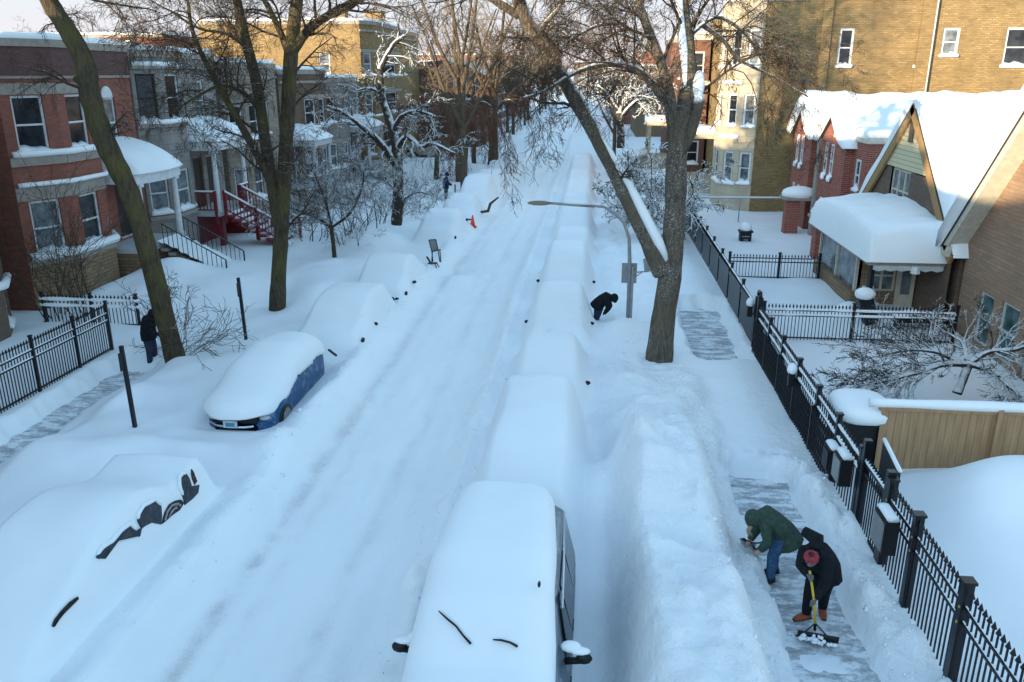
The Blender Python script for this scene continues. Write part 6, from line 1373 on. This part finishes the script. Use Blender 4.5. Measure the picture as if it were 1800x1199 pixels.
g = MB(); g.bar(at(750, 451, 32.7), at(757, 462, 32.7), .06); g.build('backrest', M['iron'], r)
g = MB(); g.prism([at(753, 463, 32.7), at(768, 462, 32.7), at(769, 464, 32.4), at(752, 465, 32.4)], (0, 0, .04)); g.build('seat', M['iron'], r, fix=True)
for q0, q1 in (((753, 463), (751, 476)), ((757, 464), (756, 476)), ((764, 463), (768, 471)), ((768, 463), (772, 470))): g = MB(); g.bar(at(*q0, 32.6), at(*q1, 32.6), .035); g.build('leg', M['iron'], r)
p = PY(831, 399, 42.6); r = empty('traffic_cone', (p.x, 42.6, p.z), 'orange-red traffic cone standing in the snow left of the road', 'traffic cone')
g = MB(); g.tube([(p.x, 42.6, p.z), (p.x, 42.6, p.z+.62)], [.15, .03], 12); g.build('cone', mat('cone_orange', (.85,.07,.03), .5), r, True); g = MB(); g.box(p.x-.2, p.x+.2, 42.4, 42.8, p.z-.02, p.z+.03); g.build('base', mat('cone_base', (.7,.06,.03), .5), r)
r = empty('trash_bin', (7.4, 40, .4), 'small black bin topped with a round snow cap in the right yard', 'bin')
zb = FZ(7.4, 40); g = MB(); g.box(7.14, 7.66, 39.75, 40.2, zb-.1, zb+.42); g.box(7.08, 7.72, 39.7, 40.25, zb+.42, zb+.5); g.build('bin_body', M['black'], r); g = MB(); g.box(7.22, 7.58, 39.73, 39.748, zb+.22, zb+.26); g.box(7.3, 7.5, 39.73, 39.748, zb+.05, zb+.1); g.build('label_strip', M['galv'], r)
g = MB(); g.ell((7.4, 39.98, zb+.62), (.3, .28, .26), 14, 9); g.build('snow_cap', M['snow'], r, True)
p = PY(672, 412, 40); r = empty('bird_bath', (p.x, 40, .4), 'small dark bowl on a stand holding snow, left parkway', 'bird bath')
z = p.z; g = MB(); g.tube([(p.x, 40, z-.5), (p.x, 40, z-.08), (p.x, 40, z), (p.x, 40, z+.05)], [.05, .05, .2, .32], 12); g.build('bowl', M['black'], r, True); g = MB(); g.ell((p.x, 40, z+.12), (.22, .2, .2), 12, 8); g.build('snow_cap', M['snow'], r, True)
p = PY(845, 375, 46); r = empty('fallen_branch', (p.x, 46, p.z), 'dark fallen branch lying over the snow beyond the orange cone', 'branch')
g = MB(); g.tube([PY(822, 373, 46), PY(838, 374, 45.8), PY(858, 371, 46), PY(862, 358, 46.5), PY(876, 347, 47)], [.05, .07, .09, .08, .05], 6); g.build('branch', M['twig'], r)
r = empty('lawn_chair', (9.45, 26.3, .4), 'white plastic garden chair on the right porch of the gabled house', 'chair')
g = MB(); c = PY(1520, 540, 26.6); g.box(c.x-.05, c.x+.4, 26.5, 26.95, c.z+.1, c.z+.15); g.build('seat', M['white'], r); g = MB(); g.prism([(c.x-.05, 26.95, c.z+.1), (c.x+.4, 26.95, c.z+.1), (c.x+.35, 27.05, c.z+.6), (c.x, 27.05, c.z+.6)], (0, .04, 0)); g.build('backrest', M['white'], r, fix=True)
for dx in (-.03, .36):
    for dy in (26.53, 26.9): g = MB(); g.box(c.x+dx, c.x+dx+.04, dy, dy+.04, c.z-.3, c.z+.1); g.build('leg', M['white'], r)
r = empty('black_bin', (8.95, 26.1, .4), 'black bin leaning by the porch post under a lump of snow', 'bin')
g = MB(); g.obox((8.75, 25.9, .95), (.2, 0, .08), (0, .2, 0), (-.15, 0, .4)); g.build('bin_body', M['black'], r); g = MB(); g.ell((8.6, 25.85, 1.48), (.32, .28, .2), 12, 8); g.build('snow_cap', M['snow'], r, True)
r = empty('snowy_bench', (10.2, 25.4, .4), 'dark bench piled with snow just behind the cross fence', 'bench')
g = MB(); g.box(9.4, 11.0, 25.2, 25.7, .75, .82); g.build('seat', M['black'], r)
for x in (9.5, 10.85): g = MB(); g.box(x, x+.08, 25.25, 25.65, .3, .75); g.build('leg', M['black'], r)
g = MB(); g.tube([(9.35, 25.45, .9), (9.9, 25.45, .98), (10.5, 25.45, .92), (11.0, 25.45, .88)], [.15, .22, .2, .12], 10, True, .7); g.build('seat_snow', M['snow'], r, True)
